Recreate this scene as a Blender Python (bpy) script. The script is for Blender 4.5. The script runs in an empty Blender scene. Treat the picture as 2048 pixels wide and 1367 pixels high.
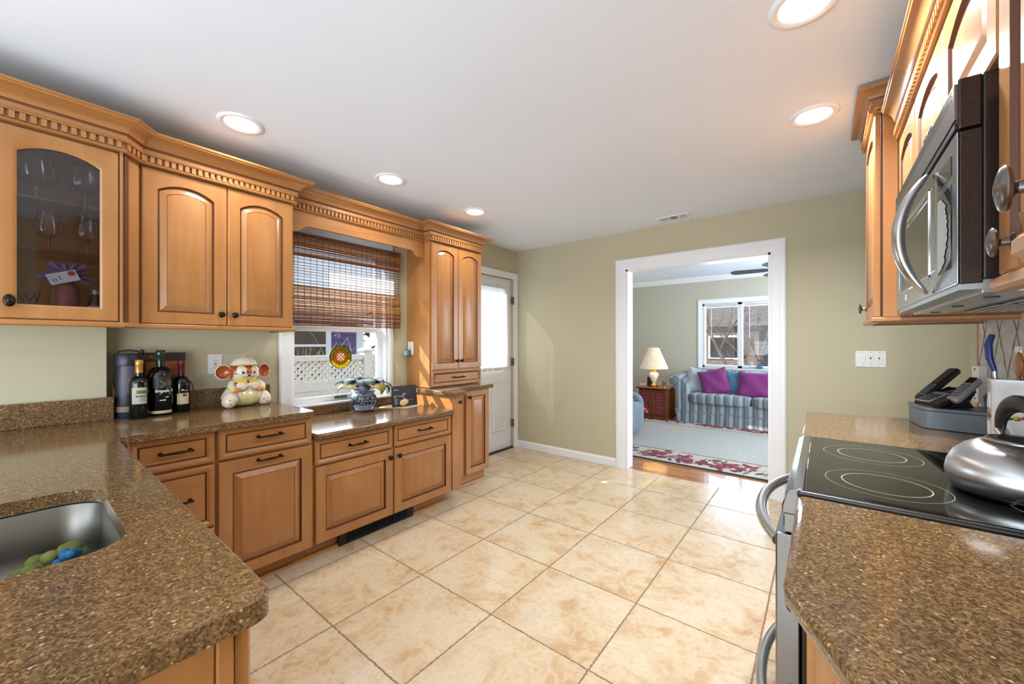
import bpy, bmesh, math, random
from mathutils import Vector, Matrix
random.seed(7)
S = bpy.context.scene
COL = S.collection

# ------------------------------------------------------------------ camera, sky, sun, big lights, exposure
cam_d = bpy.data.cameras.new('camera'); cam = bpy.data.objects.new('camera', cam_d); COL.objects.link(cam)
cam_d.sensor_width = 36.0; cam_d.lens = 36.0 * 783.0 / 2048.0; cam_d.shift_y = 0.0012
cam_d.clip_start = 0.02; cam_d.clip_end = 300
cam.location = (0, 0, 1.28); cam.rotation_euler = (math.pi / 2, 0, math.radians(38.418))
S.camera = cam
S.view_settings.view_transform = 'Standard'; S.view_settings.look = 'None'
S.view_settings.gamma = 1.0; S.view_settings.use_curve_mapping = False
S.view_settings.exposure = 0.54
W = bpy.data.worlds.new('world'); S.world = W; W.use_nodes = True
_wt = W.node_tree; _bg = _wt.nodes['Background']
_tc = _wt.nodes.new('ShaderNodeTexCoord'); _sp = _wt.nodes.new('ShaderNodeSeparateXYZ'); _rp = _wt.nodes.new('ShaderNodeValToRGB')
_wt.links.new(_tc.outputs['Generated'], _sp.inputs[0]); _wt.links.new(_sp.outputs['Z'], _rp.inputs[0]); _wt.links.new(_rp.outputs[0], _bg.inputs['Color'])
_rp.color_ramp.elements[0].color = (0.80, 0.90, 1.0, 1); _rp.color_ramp.elements[1].color = (0.42, 0.68, 1.0, 1); _rp.color_ramp.elements[1].position = 0.7
_bg.inputs['Strength'].default_value = 1.25

def light(name, kind, loc, energy, color=(1, 1, 1), direction=None, size=None, size_y=None, **kw):
    l = bpy.data.lights.new(name, kind); l.energy = energy; l.color = color
    if kind == 'AREA':
        l.shape = 'RECTANGLE' if size_y else 'DISK'; l.size = size
        if size_y: l.size_y = size_y
    for k, v in kw.items(): setattr(l, k, v)
    o = bpy.data.objects.new(name, l); COL.objects.link(o); o.location = loc
    if direction is not None: o.rotation_euler = Vector(direction).to_track_quat('-Z', 'Y').to_euler()
    return o
light('sun', 'SUN', (-10, -10, 10), 9.0, (1.0, 0.90, 0.76), (1, 1.2, -1.07), angle=0.009)
light('rear_patio_daylight', 'AREA', (-1.2, -2.6, 1.15), 49, (0.82, 0.91, 1.0), (0.0, 1, 0.15), 3.2, 2.0)  # added fill lamp inside the solid rear wall, no opening behind it
light('bounced_flash', 'AREA', (-0.9, -1.9, 1.0), 35, (0.72, 0.86, 1.0), (0.0, 1.0, 0.9), 2.2, 1.0)  # added upward fill lamp behind the camera, brightens the ceiling
light('side_dining_daylight', 'AREA', (0.45, -1.7, 1.2), 36, (0.86, 0.93, 1.0), (-1, 0.55, 0.0), 1.6, 1.4)  # added fill lamp from the right, behind the camera
light('window_daylight', 'AREA', (-2.845, 1.57, 1.12), 4, (0.84, 0.93, 1.0), (1, 0, 0.0), 0.7, 0.5)
light('entry_door_daylight', 'AREA', (-3.13, 3.40, 1.47), 1.3, (0.9, 0.95, 1.0), (1, 0.0, 0.0), 0.5, 0.8)
light('living_window_daylight', 'AREA', (-0.6, 7.68, 1.45), 80, (0.66, 0.83, 1.0), (0, -1, -0.1), 2.0, 1.05)
light('living_side_daylight', 'AREA', (1.2, 5.6, 1.5), 80, (0.86, 0.93, 1.0), (-1, 0, 0.1), 2.2, 1.3)  # added fill lamp, the living room wall on this side has no window

# ------------------------------------------------------------------ helpers
def lin(r, g, b):
    f = lambda c: (c / 255 / 12.92) if c / 255 <= 0.04045 else ((c / 255 + 0.055) / 1.055) ** 2.4
    return (f(r), f(g), f(b), 1.0)

class NT:
    def __init__(s, name):
        s.m = bpy.data.materials.new(name); s.m.use_nodes = True; s.t = s.m.node_tree
        s.b = s.t.nodes['Principled BSDF']; s.o = s.t.nodes['Material Output']
    def n(s, typ, props=None, **inp):
        k = s.t.nodes.new('ShaderNode' + typ)
        for a, v in (props or {}).items(): setattr(k, a, v)
        for a, v in inp.items(): s.set(k, a.replace('_', ' '), v)
        return k
    def set(s, k, a, v):
        i = k.inputs[int(a[2:])] if a.startswith('i ') else k.inputs[a]
        if isinstance(v, bpy.types.NodeSocket): s.t.links.new(v, i)
        else: i.default_value = v
    def P(s, **inp):
        for a, v in inp.items(): s.set(s.b, a.replace('_', ' '), v)
    def coord(s, scale=(1, 1, 1), loc=(0, 0, 0), rot=(0, 0, 0)):
        tc = s.n('TexCoord'); mp = s.n('Mapping', Vector=tc.outputs['Object'], Scale=scale, Location=loc, Rotation=rot)
        return mp.outputs[0]
    def noise(s, vec, scale, detail=3.0, rough=0.5, dist=0.0):
        return s.n('TexNoise', Vector=vec, Scale=scale, Detail=detail, Roughness=rough, Distortion=dist).outputs[0]
    def ramp(s, fac, stops, interp='LINEAR'):
        r = s.n('ValToRGB', Fac=fac); r.color_ramp.interpolation = interp
        e = r.color_ramp.elements
        while len(e) < len(stops): e.new(0.5)
        for q, (p, c) in zip(e, stops): q.position = p; q.color = c
        return r.outputs[0]
    def mix(s, fac, a, b, mode='MIX'):
        k = s.n('Mix', {'data_type': 'RGBA', 'blend_type': mode})
        for i, v in ((0, fac), (6, a), (7, b)):
            if isinstance(v, bpy.types.NodeSocket): s.t.links.new(v, k.inputs[i])
            else: k.inputs[i].default_value = v
        return k.outputs[2]
    def math(s, op, a, b=0.0, c=0.0):
        k = s.n('Math', {'operation': op})
        for i, v in enumerate((a, b, c)):
            if isinstance(v, bpy.types.NodeSocket): s.t.links.new(v, k.inputs[i])
            else: k.inputs[i].default_value = v
        return k.outputs[0]
    def bump(s, h, strength=0.2, dist=0.002):
        s.P(Normal=s.n('Bump', Height=h, Strength=strength, Distance=dist).outputs[0])

MT = {}
def simple(name, col, rough=0.5, metal=0.0, var=0.06, scale=30.0, **extra):
    m = NT(name); v = m.noise(m.coord(), scale, 3)
    d = tuple(max(0, c * (1 - var)) for c in col[:3]) + (1,); u = tuple(min(1, c * (1 + var)) for c in col[:3]) + (1,)
    m.P(Base_Color=m.ramp(v, [(0.3, d), (0.7, u)]), Roughness=rough, Metallic=metal)
    for a, val in extra.items(): m.P(**{a: val})
    MT[name] = m.m; return m

def maple(name, axis, c1, c2, rough=0.36):
    m = NT(name); sc = [15, 15, 15]; sc[axis] = 1.1
    v = m.coord(tuple(sc)); g = m.noise(v, 1.0, 7, 0.6, 0.7)
    sc2 = [60, 60, 60]; sc2[axis] = 3
    f = m.noise(m.coord(tuple(sc2)), 1.0, 3, 0.5)
    big = m.noise(m.coord(), 3.1, 2)
    c = m.ramp(g, [(0.28, c1), (0.72, c2)])
    c = m.mix(m.math('MULTIPLY', f, 0.30), c, (c1[0] * 0.62, c1[1] * 0.56, c1[2] * 0.5, 1))
    c = m.mix(m.ramp(big, [(0.35, (0, 0, 0, 1)), (0.7, (0.5, 0.5, 0.5, 1))]), c, (c1[0] * 0.82, c1[1] * 0.76, c1[2] * 0.7, 1))
    m.P(Base_Color=c, Roughness=rough, Coat_Weight=0.25, Coat_Roughness=0.22)
    m.bump(f, 0.05, 0.001)
    MT[name] = m.m
A1, A2 = lin(164, 111, 60), lin(188, 134, 80)
maple('maple_upright', 2, A1, A2); maple('maple_along', 1, A1, A2); maple('maple_across', 0, A1, A2)
simple('glaze', lin(92, 50, 24), 0.5); simple('maple_shadow_gap', lin(60, 32, 16), 0.7)
maple('walnut', 1, lin(92, 46, 22), lin(130, 70, 36), 0.3); maple('dark_board', 2, lin(150, 84, 40), lin(180, 106, 54), 0.4)

def quartz():
    m = NT('quartz'); v = m.coord()
    vo = m.n('TexVoronoi', Vector=v, Scale=300.0); r1 = m.n('SeparateColor', Color=vo.outputs['Color'])
    base = m.ramp(r1.outputs[0], [(0.0, lin(70, 54, 38)), (0.25, lin(96, 74, 50)), (0.5, lin(116, 90, 60)), (0.75, lin(136, 106, 70)), (0.93, lin(150, 120, 82)), (1.0, lin(166, 138, 100))])
    n1 = m.noise(v, 60, 3); base = m.mix(m.ramp(n1, [(0.35, (0, 0, 0, 1)), (0.62, (0.45, 0.45, 0.45, 1))]), base, lin(74, 54, 37))
    v2 = m.n('TexVoronoi', Vector=v, Scale=105.0); r2 = m.n('SeparateColor', Color=v2.outputs['Color'])
    fl = m.math('MULTIPLY', m.math('LESS_THAN', v2.outputs['Distance'], 0.24), m.math('GREATER_THAN', r2.outputs[1], 0.88))
    base = m.mix(fl, base, lin(186, 162, 126))
    m.P(Base_Color=base, Roughness=0.12, Specular_IOR_Level=0.4)
    MT['quartz'] = m.m
quartz()

def tile_floor():
    m = NT('floor_tile'); v0 = m.coord()
    nz = m.n('TexNoise', Vector=v0, Scale=70.0, Detail=3.0); 
    wob = m.n('VectorMath', {'operation': 'SCALE'}, i_0=nz.outputs['Color']); wob.inputs['Scale'].default_value = 0.012
    v = m.n('VectorMath', {'operation': 'ADD'}, i_0=v0, i_1=wob.outputs[0]).outputs[0]
    v = m.n('Mapping', Vector=v, Location=(0.21 + 0.509 * 12 - 0.006, 0.503 * 12 - 0.885 - 0.006, 0)).outputs[0]
    br = m.n('TexBrick', {'offset': 0.0, 'squash': 1.0}, Vector=v, Color1=(0, 0, 0, 1), Color2=(1, 1, 1, 1), Mortar=(0.5, 0.5, 0.5, 1), Scale=1.0, Mortar_Size=0.0042, Mortar_Smooth=0.25, Bias=0.0, Brick_Width=0.509, Row_Height=0.503)
    tint = m.n('SeparateColor', Color=br.outputs['Color']).outputs[0]
    off = m.n('CombineXYZ', X=m.math('MULTIPLY', tint, 37.0), Y=m.math('MULTIPLY', tint, 19.0)).outputs[0]
    vv = m.n('VectorMath', {'operation': 'ADD'}, i_0=v0, i_1=off).outputs[0]
    n1 = m.noise(vv, 3.0, 7, 0.62, 1.0); n2 = m.noise(vv, 7, 7, 0.62, 1.3); n3 = m.noise(vv, 45, 4, 0.6)
    c = m.ramp(n1, [(0.32, lin(203, 188, 164)), (0.46, lin(200, 181, 152)), (0.55, lin(194, 166, 129)), (0.70, lin(180, 141, 96))])
    c = m.mix(m.ramp(n2, [(0.42, (0, 0, 0, 1)), (0.53, (0.5, 0.5, 0.5, 1)), (0.66, (0, 0, 0, 1))]), c, lin(216, 202, 178))
    c = m.mix(m.ramp(n3, [(0.5, (0, 0, 0, 1)), (0.75, (0.42, 0.42, 0.42, 1))]), c, lin(168, 134, 94))
    ve = m.n('TexVoronoi', {'feature': 'DISTANCE_TO_EDGE'}, Vector=m.n('Mapping', Vector=m.mix(0.12, vv, m.n('TexNoise', Vector=vv, Scale=6.0, Detail=4.0).outputs['Color']), Scale=(1, 1.8, 1)).outputs[0], Scale=5.0).outputs['Distance']
    c = m.mix(m.ramp(ve, [(0.0, (0.16, 0.16, 0.16, 1)), (0.02, (0, 0, 0, 1))]), c, lin(160, 128, 92))
    c = m.mix(m.math('MULTIPLY', tint, 0.25), c, lin(216, 196, 166))
    c = m.mix(br.outputs['Fac'], c, lin(136, 112, 86))
    m.P(Base_Color=c, Roughness=m.mix(br.outputs['Fac'], (0.22, 0.22, 0.22, 1), (0.8, 0.8, 0.8, 1)), Specular_IOR_Level=0.45)
    h = m.math('SUBTRACT', m.math('MULTIPLY', n2, 0.22), br.outputs['Fac'])
    m.bump(h, 0.5, 0.003); MT['floor_tile'] = m.m
tile_floor()

def paint(name, col, rough=0.75):
    m = NT(name); v = m.coord(); n = m.noise(v, 1.4, 3)
    d = tuple(c * 0.96 for c in col[:3]) + (1,)
    m.P(Base_Color=m.ramp(n, [(0.3, d), (0.7, col)]), Roughness=rough); m.bump(m.noise(v, 260, 2), 0.06, 0.001); MT[name] = m.m
paint('wall_paint', lin(188, 182, 155)); paint('ceiling_paint', lin(230, 237, 249), 0.85)
paint('living_paint', lin(190, 187, 172)); paint('white_trim', lin(234, 237, 242), 0.35)
paint('bone_trim', lin(206, 200, 182), 0.5)

def wood_strip():
    m = NT('oak_strip'); v = m.coord((1, 1, 1), (3.3, 0.021, 0))
    br = m.n('TexBrick', {'offset': 0.37, 'squash': 1.0}, Vector=v, Color1=lin(150, 88, 40), Color2=lin(190, 124, 64), Mortar=lin(92, 52, 24), Scale=1.0, Mortar_Size=0.0012, Brick_Width=0.62, Row_Height=0.057)
    g = m.noise(m.coord((1.5, 30, 30)), 1.0, 5)
    m.P(Base_Color=m.mix(m.math('MULTIPLY', g, 0.4), br.outputs['Color'], lin(126, 70, 30)), Roughness=0.16, Coat_Weight=0.4); MT['oak_strip'] = m.m
wood_strip()

def steel(name, col, rough, axis=1, aniso=0.0):
    m = NT(name); sc = [700, 700, 700]; sc[axis] = 6
    n = m.noise(m.coord(tuple(sc)), 1.0, 1)
    m.P(Base_Color=m.ramp(n, [(0.3, tuple(c * 0.93 for c in col[:3]) + (1,)), (0.7, col)]), Metallic=1.0, Roughness=rough); MT[name] = m.m
steel('steel', lin(196, 196, 196), 0.26); steel('steel_dark', lin(146, 150, 156), 0.16); steel('steel_sink', lin(128, 126, 122), 0.36, 0); steel('steel_kettle', lin(190, 190, 192), 0.2, 2); steel('chrome', lin(225, 225, 228), 0.08)
_k = NT('steel_kettle'); _k.P(Base_Color=lin(196, 196, 198), Metallic=1.0, Roughness=0.28, Anisotropic=0.85, Tangent=_k.n('Tangent', {'direction_type': 'RADIAL', 'axis': 'Z'}).outputs[0]); MT['steel_kettle'] = _k.m
steel('bronze', lin(52, 44, 40), 0.38); steel('pewter', lin(128, 122, 116), 0.3); steel('brass', lin(214, 170, 84), 0.25)

def glassy(name, tint=(1, 1, 1, 1), refl=0.10, rough=0.02, blend=0.25):
    m = NT(name); tr = m.n('BsdfTransparent', Color=tint); gl = m.n('BsdfGlossy', Roughness=rough)
    lw = m.n('LayerWeight', Blend=blend); f = m.math('ADD', m.math('MULTIPLY', lw.outputs['Facing'], 0.55), refl); f = m.math('MINIMUM', f, 1.0)
    mx = m.n('MixShader', Fac=f); m.t.links.new(tr.outputs[0], mx.inputs[1]); m.t.links.new(gl.outputs[0], mx.inputs[2]); m.t.links.new(mx.outputs[0], m.o.inputs[0])
    MT[name] = m.m
glassy('pane', refl=0.03, blend=0.15); glassy('cabinet_pane', (0.74, 0.74, 0.78, 1), refl=0.035, blend=0.2); glassy('goblet_glass', (0.97, 0.98, 0.99, 1), 0.05, 0.03, 0.35)
glassy('shelf_glass', (0.86, 0.94, 0.92, 1), 0.12, 0.02, 0.3); glassy('clear_dish', (0.9, 0.95, 1, 1), 0.16, 0.03, 0.5)
def stained(name, col):
    m = NT(name); a = m.n('BsdfTransparent', Color=col); b = m.n('BsdfTranslucent', Color=col); c = m.n('BsdfDiffuse', Color=col); x = m.n('MixShader', Fac=0.5); y = m.n('MixShader', Fac=0.6)
    m.t.links.new(b.outputs[0], x.inputs[1]); m.t.links.new(c.outputs[0], x.inputs[2]); m.t.links.new(a.outputs[0], y.inputs[1]); m.t.links.new(x.outputs[0], y.inputs[2]); m.t.links.new(y.outputs[0], m.o.inputs[0]); MT[name] = m.m
stained('glass_yellow', lin(240, 226, 40)); stained('glass_amber', lin(214, 150, 48)); stained('glass_olive', lin(170, 160, 50)); stained('glass_rose', lin(206, 120, 84))

def cloth(name, col, rough=0.9, scale=240, st=0.4, **k):
    m = NT(name); v = m.coord(); n = m.noise(v, scale, 2); b = m.noise(v, 9, 3)
    d = tuple(c * 0.7 for c in col[:3]) + (1,)
    m.P(Base_Color=m.ramp(m.math('ADD', m.math('MULTIPLY', n, 0.5), m.math('MULTIPLY', b, 0.5)), [(0.35, d), (0.65, col)]), Roughness=rough, Sheen_Weight=0.25); m.bump(n, st, 0.002); MT[name] = m.m
cloth('purple_velvet', lin(118, 26, 108), 0.7); cloth('teal_chenille', lin(72, 120, 148)); cloth('grey_print', lin(176, 184, 188)); cloth('slate_cloth', lin(108, 124, 138)); cloth('curtain_fringe', lin(240, 242, 244))

def sofa_stripe():
    m = NT('sofa_stripe'); v = m.coord(); sx = m.n('SeparateXYZ', Vector=v)
    nn = m.noise(m.coord((28, 28, 3)), 1.0, 4)
    x = m.math('ADD', m.math('MULTIPLY', sx.outputs['X'], 8.0), m.math('MULTIPLY', nn, 0.35)); f = m.math('FRACT', x)
    c = m.ramp(f, [(0.0, lin(128, 144, 158)), (0.22, lin(152, 170, 184)), (0.34, lin(108, 116, 124)), (0.52, lin(80, 78, 80)), (0.66, lin(118, 132, 144)), (0.84, lin(100, 96, 96)), (1.0, lin(128, 144, 158))])
    m.P(Base_Color=c, Roughness=0.85, Sheen_Weight=0.2); m.bump(m.noise(v, 300, 2), 0.3, 0.002); MT['sofa_stripe'] = m.m
sofa_stripe()

def bamboo(name, c1, c2):
    m = NT(name); n = m.noise(m.coord((200, 14, 200)), 1.0, 4); n2 = m.noise(m.coord((30, 30, 90)), 1.0, 3)
    c = m.mix(m.ramp(n2, [(0.4, (0, 0, 0, 1)), (0.7, (0.7, 0.7, 0.7, 1))]), m.ramp(n, [(0.3, c1), (0.7, c2)]), c1)
    m.P(Base_Color=c, Roughness=0.55); MT[name] = m.m
bamboo('bamboo_red', lin(92, 54, 34), lin(136, 86, 54)); bamboo('bamboo_gold', lin(150, 100, 54), lin(196, 148, 90)); bamboo('bamboo_pale', lin(196, 198, 200), lin(226, 228, 230))

def stone_tile():
    m = NT('stone_backsplash'); v = m.coord(); n = m.noise(v, 22, 6, 0.6)
    m.P(Base_Color=m.ramp(n, [(0.3, lin(166, 166, 166)), (0.7, lin(206, 206, 204))]), Roughness=0.45); m.bump(n, 0.3, 0.003); MT['stone_backsplash'] = m.m
stone_tile()
def emit(name, col, st):
    m = NT(name); m.P(Base_Color=(1, 1, 1, 1), Emission_Color=col, Emission_Strength=st); MT[name] = m.m
emit('lens_glow', (1.0, 0.96, 0.88, 1), 2.2)
simple('black_plastic', lin(22, 22, 24), 0.35); simple('black_glass', lin(10, 10, 11), 0.04, var=0.0); simple('dark_enamel', lin(58, 48, 44), 0.3, 0.6, var=0.25, scale=220)
simple('grey_plastic', lin(98, 106, 114), 0.4); simple('silver_plastic', lin(150, 152, 154), 0.35, 0.3); simple('white_plastic', lin(226, 226, 224), 0.4); simple('socket_dark', lin(40, 38, 36), 0.5)
simple('ring_mark', lin(150, 150, 140), 0.3); simple('blue_grip', lin(34, 50, 120), 0.35)
simple('bottle_glass', lin(10, 14, 14), 0.06, var=0.0); simple('bottle_green', lin(20, 44, 34), 0.12); simple('gold_foil', lin(186, 138, 62), 0.35, 0.6); simple('wine_foil', lin(96, 22, 30), 0.4, 0.3)
simple('label_paper', lin(176, 174, 160), 0.7); simple('label_cream', lin(196, 180, 140), 0.7); simple('ink', lin(34, 30, 28), 0.6); simple('white_ink', lin(224, 224, 216), 0.6); simple('green_ink', lin(70, 110, 40), 0.6); simple('red_ink', lin(190, 62, 46), 0.6); simple('blue_ink', lin(44, 60, 140), 0.6); simple('black_label', lin(34, 36, 36), 0.5)
simple('navy_leather', lin(34, 36, 50), 0.4); simple('mauve_leather', lin(82, 74, 84), 0.5); simple('tan_leather', lin(136, 112, 96), 0.6)
simple('cream_glaze', lin(222, 208, 190), 0.12, var=0.04); simple('brown_glaze', lin(160, 78, 32), 0.15, var=0.3, scale=40); simple('yellow_glaze', lin(220, 190, 70), 0.14); simple('belly_glaze', lin(204, 196, 138), 0.14, var=0.1); simple('blush_glaze', lin(214, 120, 72), 0.15); simple('line_glaze', lin(70, 48, 34), 0.3)
simple('leaf_green', lin(44, 76, 48), 0.5, var=0.3); simple('leaf_dusk', lin(62, 66, 78), 0.5, var=0.3); simple('leaf_gold', lin(140, 130, 56), 0.5, var=0.3); simple('stem_red', lin(96, 50, 56), 0.5)
simple('slate_screen', lin(46, 48, 54), 0.25); simple('shell_tan', lin(206, 172, 130), 0.6, var=0.15); simple('pale_line', lin(170, 184, 196), 0.5)
def blue_white():
    m = NT('blue_white_china'); v = m.n('TexVoronoi', {'feature': 'DISTANCE_TO_EDGE'}, Vector=m.coord(), Scale=46.0).outputs['Distance']
    z = m.n('SeparateXYZ', Vector=m.coord()).outputs['Z']
    band = m.math('MULTIPLY', m.math('GREATER_THAN', z, 0.045), m.math('LESS_THAN', z, 0.115))
    f = m.math('MULTIPLY', band, m.math('LESS_THAN', v, 0.16))
    m.P(Base_Color=m.mix(f, lin(138, 150, 166), lin(40, 44, 56)), Roughness=0.2); MT['blue_white_china'] = m.m
blue_white()
simple('tulle', lin(168, 148, 205), 0.7, Alpha=0.5); simple('cellophane', lin(220, 215, 210), 0.1, Alpha=0.12); simple('red_soap', lin(140, 40, 40), 0.25)
m_ = NT('sheer'); a_ = m_.n('BsdfTranslucent', Color=(0.92, 0.95, 0.98, 1)); c_ = m_.n('BsdfDiffuse', Color=(0.88, 0.9, 0.92, 1)); b_ = m_.n('BsdfTransparent'); x_ = m_.n('MixShader', Fac=0.5); y_ = m_.n('MixShader', Fac=0.06)
for q_, i_ in ((a_, 1), (c_, 2)): m_.t.links.new(q_.outputs[0], x_.inputs[i_])
m_.t.links.new(x_.outputs[0], y_.inputs[1]); m_.t.links.new(b_.outputs[0], y_.inputs[2]); m_.t.links.new(y_.outputs[0], m_.o.inputs[0]); MT['sheer'] = m_.m
m_ = NT('blind_liner'); a_ = m_.n('BsdfTranslucent', Color=(0.85, 0.90, 1.0, 1)); b_ = m_.n('BsdfTransparent'); x_ = m_.n('MixShader', Fac=0.40); m_.t.links.new(b_.outputs[0], x_.inputs[1]); m_.t.links.new(a_.outputs[0], x_.inputs[2]); m_.t.links.new(x_.outputs[0], m_.o.inputs[0]); MT['blind_liner'] = m_.m
simple('twig_grey', lin(118, 110, 102), 0.7); simple('fan_blade', lin(48, 50, 56), 0.7); simple('slat_grey', lin(92, 90, 92), 0.6)
simple('sponge_blue', lin(52, 110, 160), 0.9, var=0.3); simple('cloth_green', lin(120, 124, 62), 0.9, var=0.3)
simple('rug_field', lin(160, 162, 158), 0.95, var=0.16, scale=60); simple('rug_border', lin(176, 170, 158), 0.95, var=0.12, scale=60); simple('rug_burgundy', lin(112, 36, 58), 0.95, var=0.3, scale=60); simple('rug_dark', lin(52, 50, 56), 0.95, var=0.3); simple('rug_line', lin(128, 84, 92), 0.95)
simple('shade_cloth', lin(240, 226, 204), 0.8, Emission_Color=(1, 0.72, 0.38, 1), Emission_Strength=0.10); simple('china_white', lin(232, 230, 226), 0.2)
simple('burgundy_leather', lin(120, 40, 52), 0.4, var=0.3, scale=60)
simple('siding_purple', lin(84, 76, 118), 0.7); simple('vinyl_fence', lin(200, 198, 198), 0.5); simple('ext_white', lin(206, 210, 214), 0.5); simple('ext_dark_glass', lin(40, 34, 32), 0.15)
simple('siding_tan', lin(104, 86, 66), 0.8); simple('siding_brick', lin(110, 70, 52), 0.8); simple('shingle', lin(80, 70, 62), 0.85, var=0.2, scale=8); simple('bark', lin(84, 62, 52), 0.9); simple('twig_pale', lin(200, 176, 130), 0.8); simple('evergreen', lin(66, 74, 40), 0.85, var=0.4); simple('snow_ground', lin(100, 120, 140), 0.9); simple('street', lin(84, 116, 142), 0.9); simple('car_paint', lin(70, 84, 100), 0.2)

# ------------------------------------------------------------------ mesh builder
class MB:
    def __init__(s): s.v = []; s.f = []; s.mi = []; s.mats = []
    def m(s, name):
        if name not in s.mats: s.mats.append(name)
        return s.mats.index(name)
    def add(s, vs, fs, mat, T=None):
        k = len(s.v); mi = s.m(mat)
        s.v += [tuple(T @ Vector(p)) if T else tuple(p) for p in vs]
        for f in fs: s.f.append([k + i for i in f]); s.mi.append(mi)
        return s
    def box(s, a, b, mat, T=None):
        (x0, y0, z0), (x1, y1, z1) = a, b
        vs = [(x0, y0, z0), (x1, y0, z0), (x1, y1, z0), (x0, y1, z0), (x0, y0, z1), (x1, y0, z1), (x1, y1, z1), (x0, y1, z1)]
        return s.add(vs, [(0, 3, 2, 1), (4, 5, 6, 7), (0, 1, 5, 4), (1, 2, 6, 5), (2, 3, 7, 6), (3, 0, 4, 7)], mat, T)
    def lathe(s, prof, mat, c=(0, 0, 0), n=32, T=None, cap=True, mats=None):
        vs = []; 
        for r, z in prof:
            for i in range(n):
                a = 2 * math.pi * i / n; vs.append((c[0] + r * math.cos(a), c[1] + r * math.sin(a), c[2] + z))
        for j in range(len(prof) - 1):
            fs = [(j * n + i, j * n + (i + 1) % n, (j + 1) * n + (i + 1) % n, (j + 1) * n + i) for i in range(n)]
            if j == 0: base = len(s.v); s.add(vs, [], mat, T)
            mi = s.m(mats[min(j, len(mats) - 1)] if mats else mat)
            for f in fs: s.f.append([base + q for q in f]); s.mi.append(mi)
        if cap:
            if prof[0][0] > 1e-5: s.f.append([base + i for i in range(n)][::-1]); s.mi.append(s.m(mats[0] if mats else mat))
            if prof[-1][0] > 1e-5: s.f.append([base + (len(prof) - 1) * n + i for i in range(n)]); s.mi.append(s.m(mats[-1] if mats else mat))
        return s
    def cyl(s, p, q, r, mat, n=16, r2=None): return s.tube([p, q], [r, r if r2 is None else r2], mat, n)
    def tube(s, pts, r, mat, n=10, flat=1.0, cap=True):
        pts = [Vector(p) for p in pts]; R = r if isinstance(r, (list, tuple)) else [r] * len(pts)
        vs = []; up = None
        for i, p in enumerate(pts):
            t = (pts[min(i + 1, len(pts) - 1)] - pts[max(i - 1, 0)]).normalized()
            if up is None: up = Vector((0, 0, 1)) if abs(t.z) < 0.9 else Vector((1, 0, 0))
            a = t.cross(up).normalized(); b = a.cross(t).normalized(); up = b
            for k in range(n):
                w = 2 * math.pi * k / n; vs.append(tuple(p + a * (R[i] * math.cos(w)) + b * (R[i] * flat * math.sin(w))))
        fs = [(j * n + i, j * n + (i + 1) % n, (j + 1) * n + (i + 1) % n, (j + 1) * n + i) for j in range(len(pts) - 1) for i in range(n)]
        if cap: fs += [tuple(range(n))[::-1], tuple((len(pts) - 1) * n + i for i in range(n))]
        return s.add(vs, fs, mat)
    def ell(s, c, rad, mat, T=None, n=24, m=16, pick=None, e=1.0):
        vs = []; pw = lambda x: math.copysign(abs(x) ** e, x)
        for j in range(m + 1):
            ph = -math.pi / 2 + math.pi * j / m
            for i in range(n):
                a = 2 * math.pi * i / n
                vs.append((pw(math.cos(ph)) * pw(math.cos(a)), pw(math.cos(ph)) * pw(math.sin(a)), pw(math.sin(ph))))
        fs = []
        for j in range(m):
            for i in range(n): fs.append((j * n + i, j * n + (i + 1) % n, (j + 1) * n + (i + 1) % n, (j + 1) * n + i))
        W_ = [(c[0] + x * rad[0], c[1] + y * rad[1], c[2] + z * rad[2]) for x, y, z in vs]
        if not pick: return s.add(W_, fs, mat, T)
        base = len(s.v); s.add(W_, [], mat, T)
        for f in fs:
            q = [sum(vs[i][k] for i in f) / 4 for k in range(3)]
            s.f.append([base + i for i in f]); s.mi.append(s.m(pick(*q)))
        return s
    def poly(s, pts, mat, T=None): return s.add(pts, [tuple(range(len(pts)))], mat, T)
    def prism(s, loop, vec, mat, T=None):
        n = len(loop); v = Vector(vec); vs = [Vector(p) for p in loop] + [Vector(p) + v for p in loop]
        return s.add(vs, [tuple(range(n))[::-1], tuple(range(n, 2 * n))] + [(i, (i + 1) % n, n + (i + 1) % n, n + i) for i in range(n)], mat, T)
    def loops(s, ls, mats, close0=True, close1=True):
        n = len(ls[0]); base = len(s.v)
        s.add([p for l in ls for p in l], [], mats[0])
        for j in range(len(ls) - 1):
            mi = s.m(mats[min(j, len(mats) - 1)])
            for i in range(n): s.f.append([base + j * n + i, base + j * n + (i + 1) % n, base + (j + 1) * n + (i + 1) % n, base + (j + 1) * n + i]); s.mi.append(mi)
        if close0: s.f.append([base + i for i in range(n)][::-1]); s.mi.append(s.m(mats[0]))
        if close1: s.f.append([base + (len(ls) - 1) * n + i for i in range(n)]); s.mi.append(s.m(mats[-1]))
        return s
    def text(s, body, size, mat, T, align='CENTER', bend=None, weight=0.0):
        cu = bpy.data.curves.new('lettering', 'FONT'); cu.body = body; cu.size = size; cu.align_x = align; cu.align_y = 'CENTER'; cu.resolution_u = 2; cu.offset = weight
        o = bpy.data.objects.new('lettering', cu); COL.objects.link(o)
        dg = bpy.context.evaluated_depsgraph_get(); me = bpy.data.meshes.new_from_object(o.evaluated_get(dg))
        vs = [(v.co.x, v.co.y, v.co.z) for v in me.vertices]; fs = [tuple(p.vertices) for p in me.polygons]
        bpy.data.objects.remove(o); bpy.data.curves.remove(cu); bpy.data.meshes.remove(me)
        if bend: vs = [bend(*p) for p in vs]
        return s.add(vs, fs, mat, T)
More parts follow.
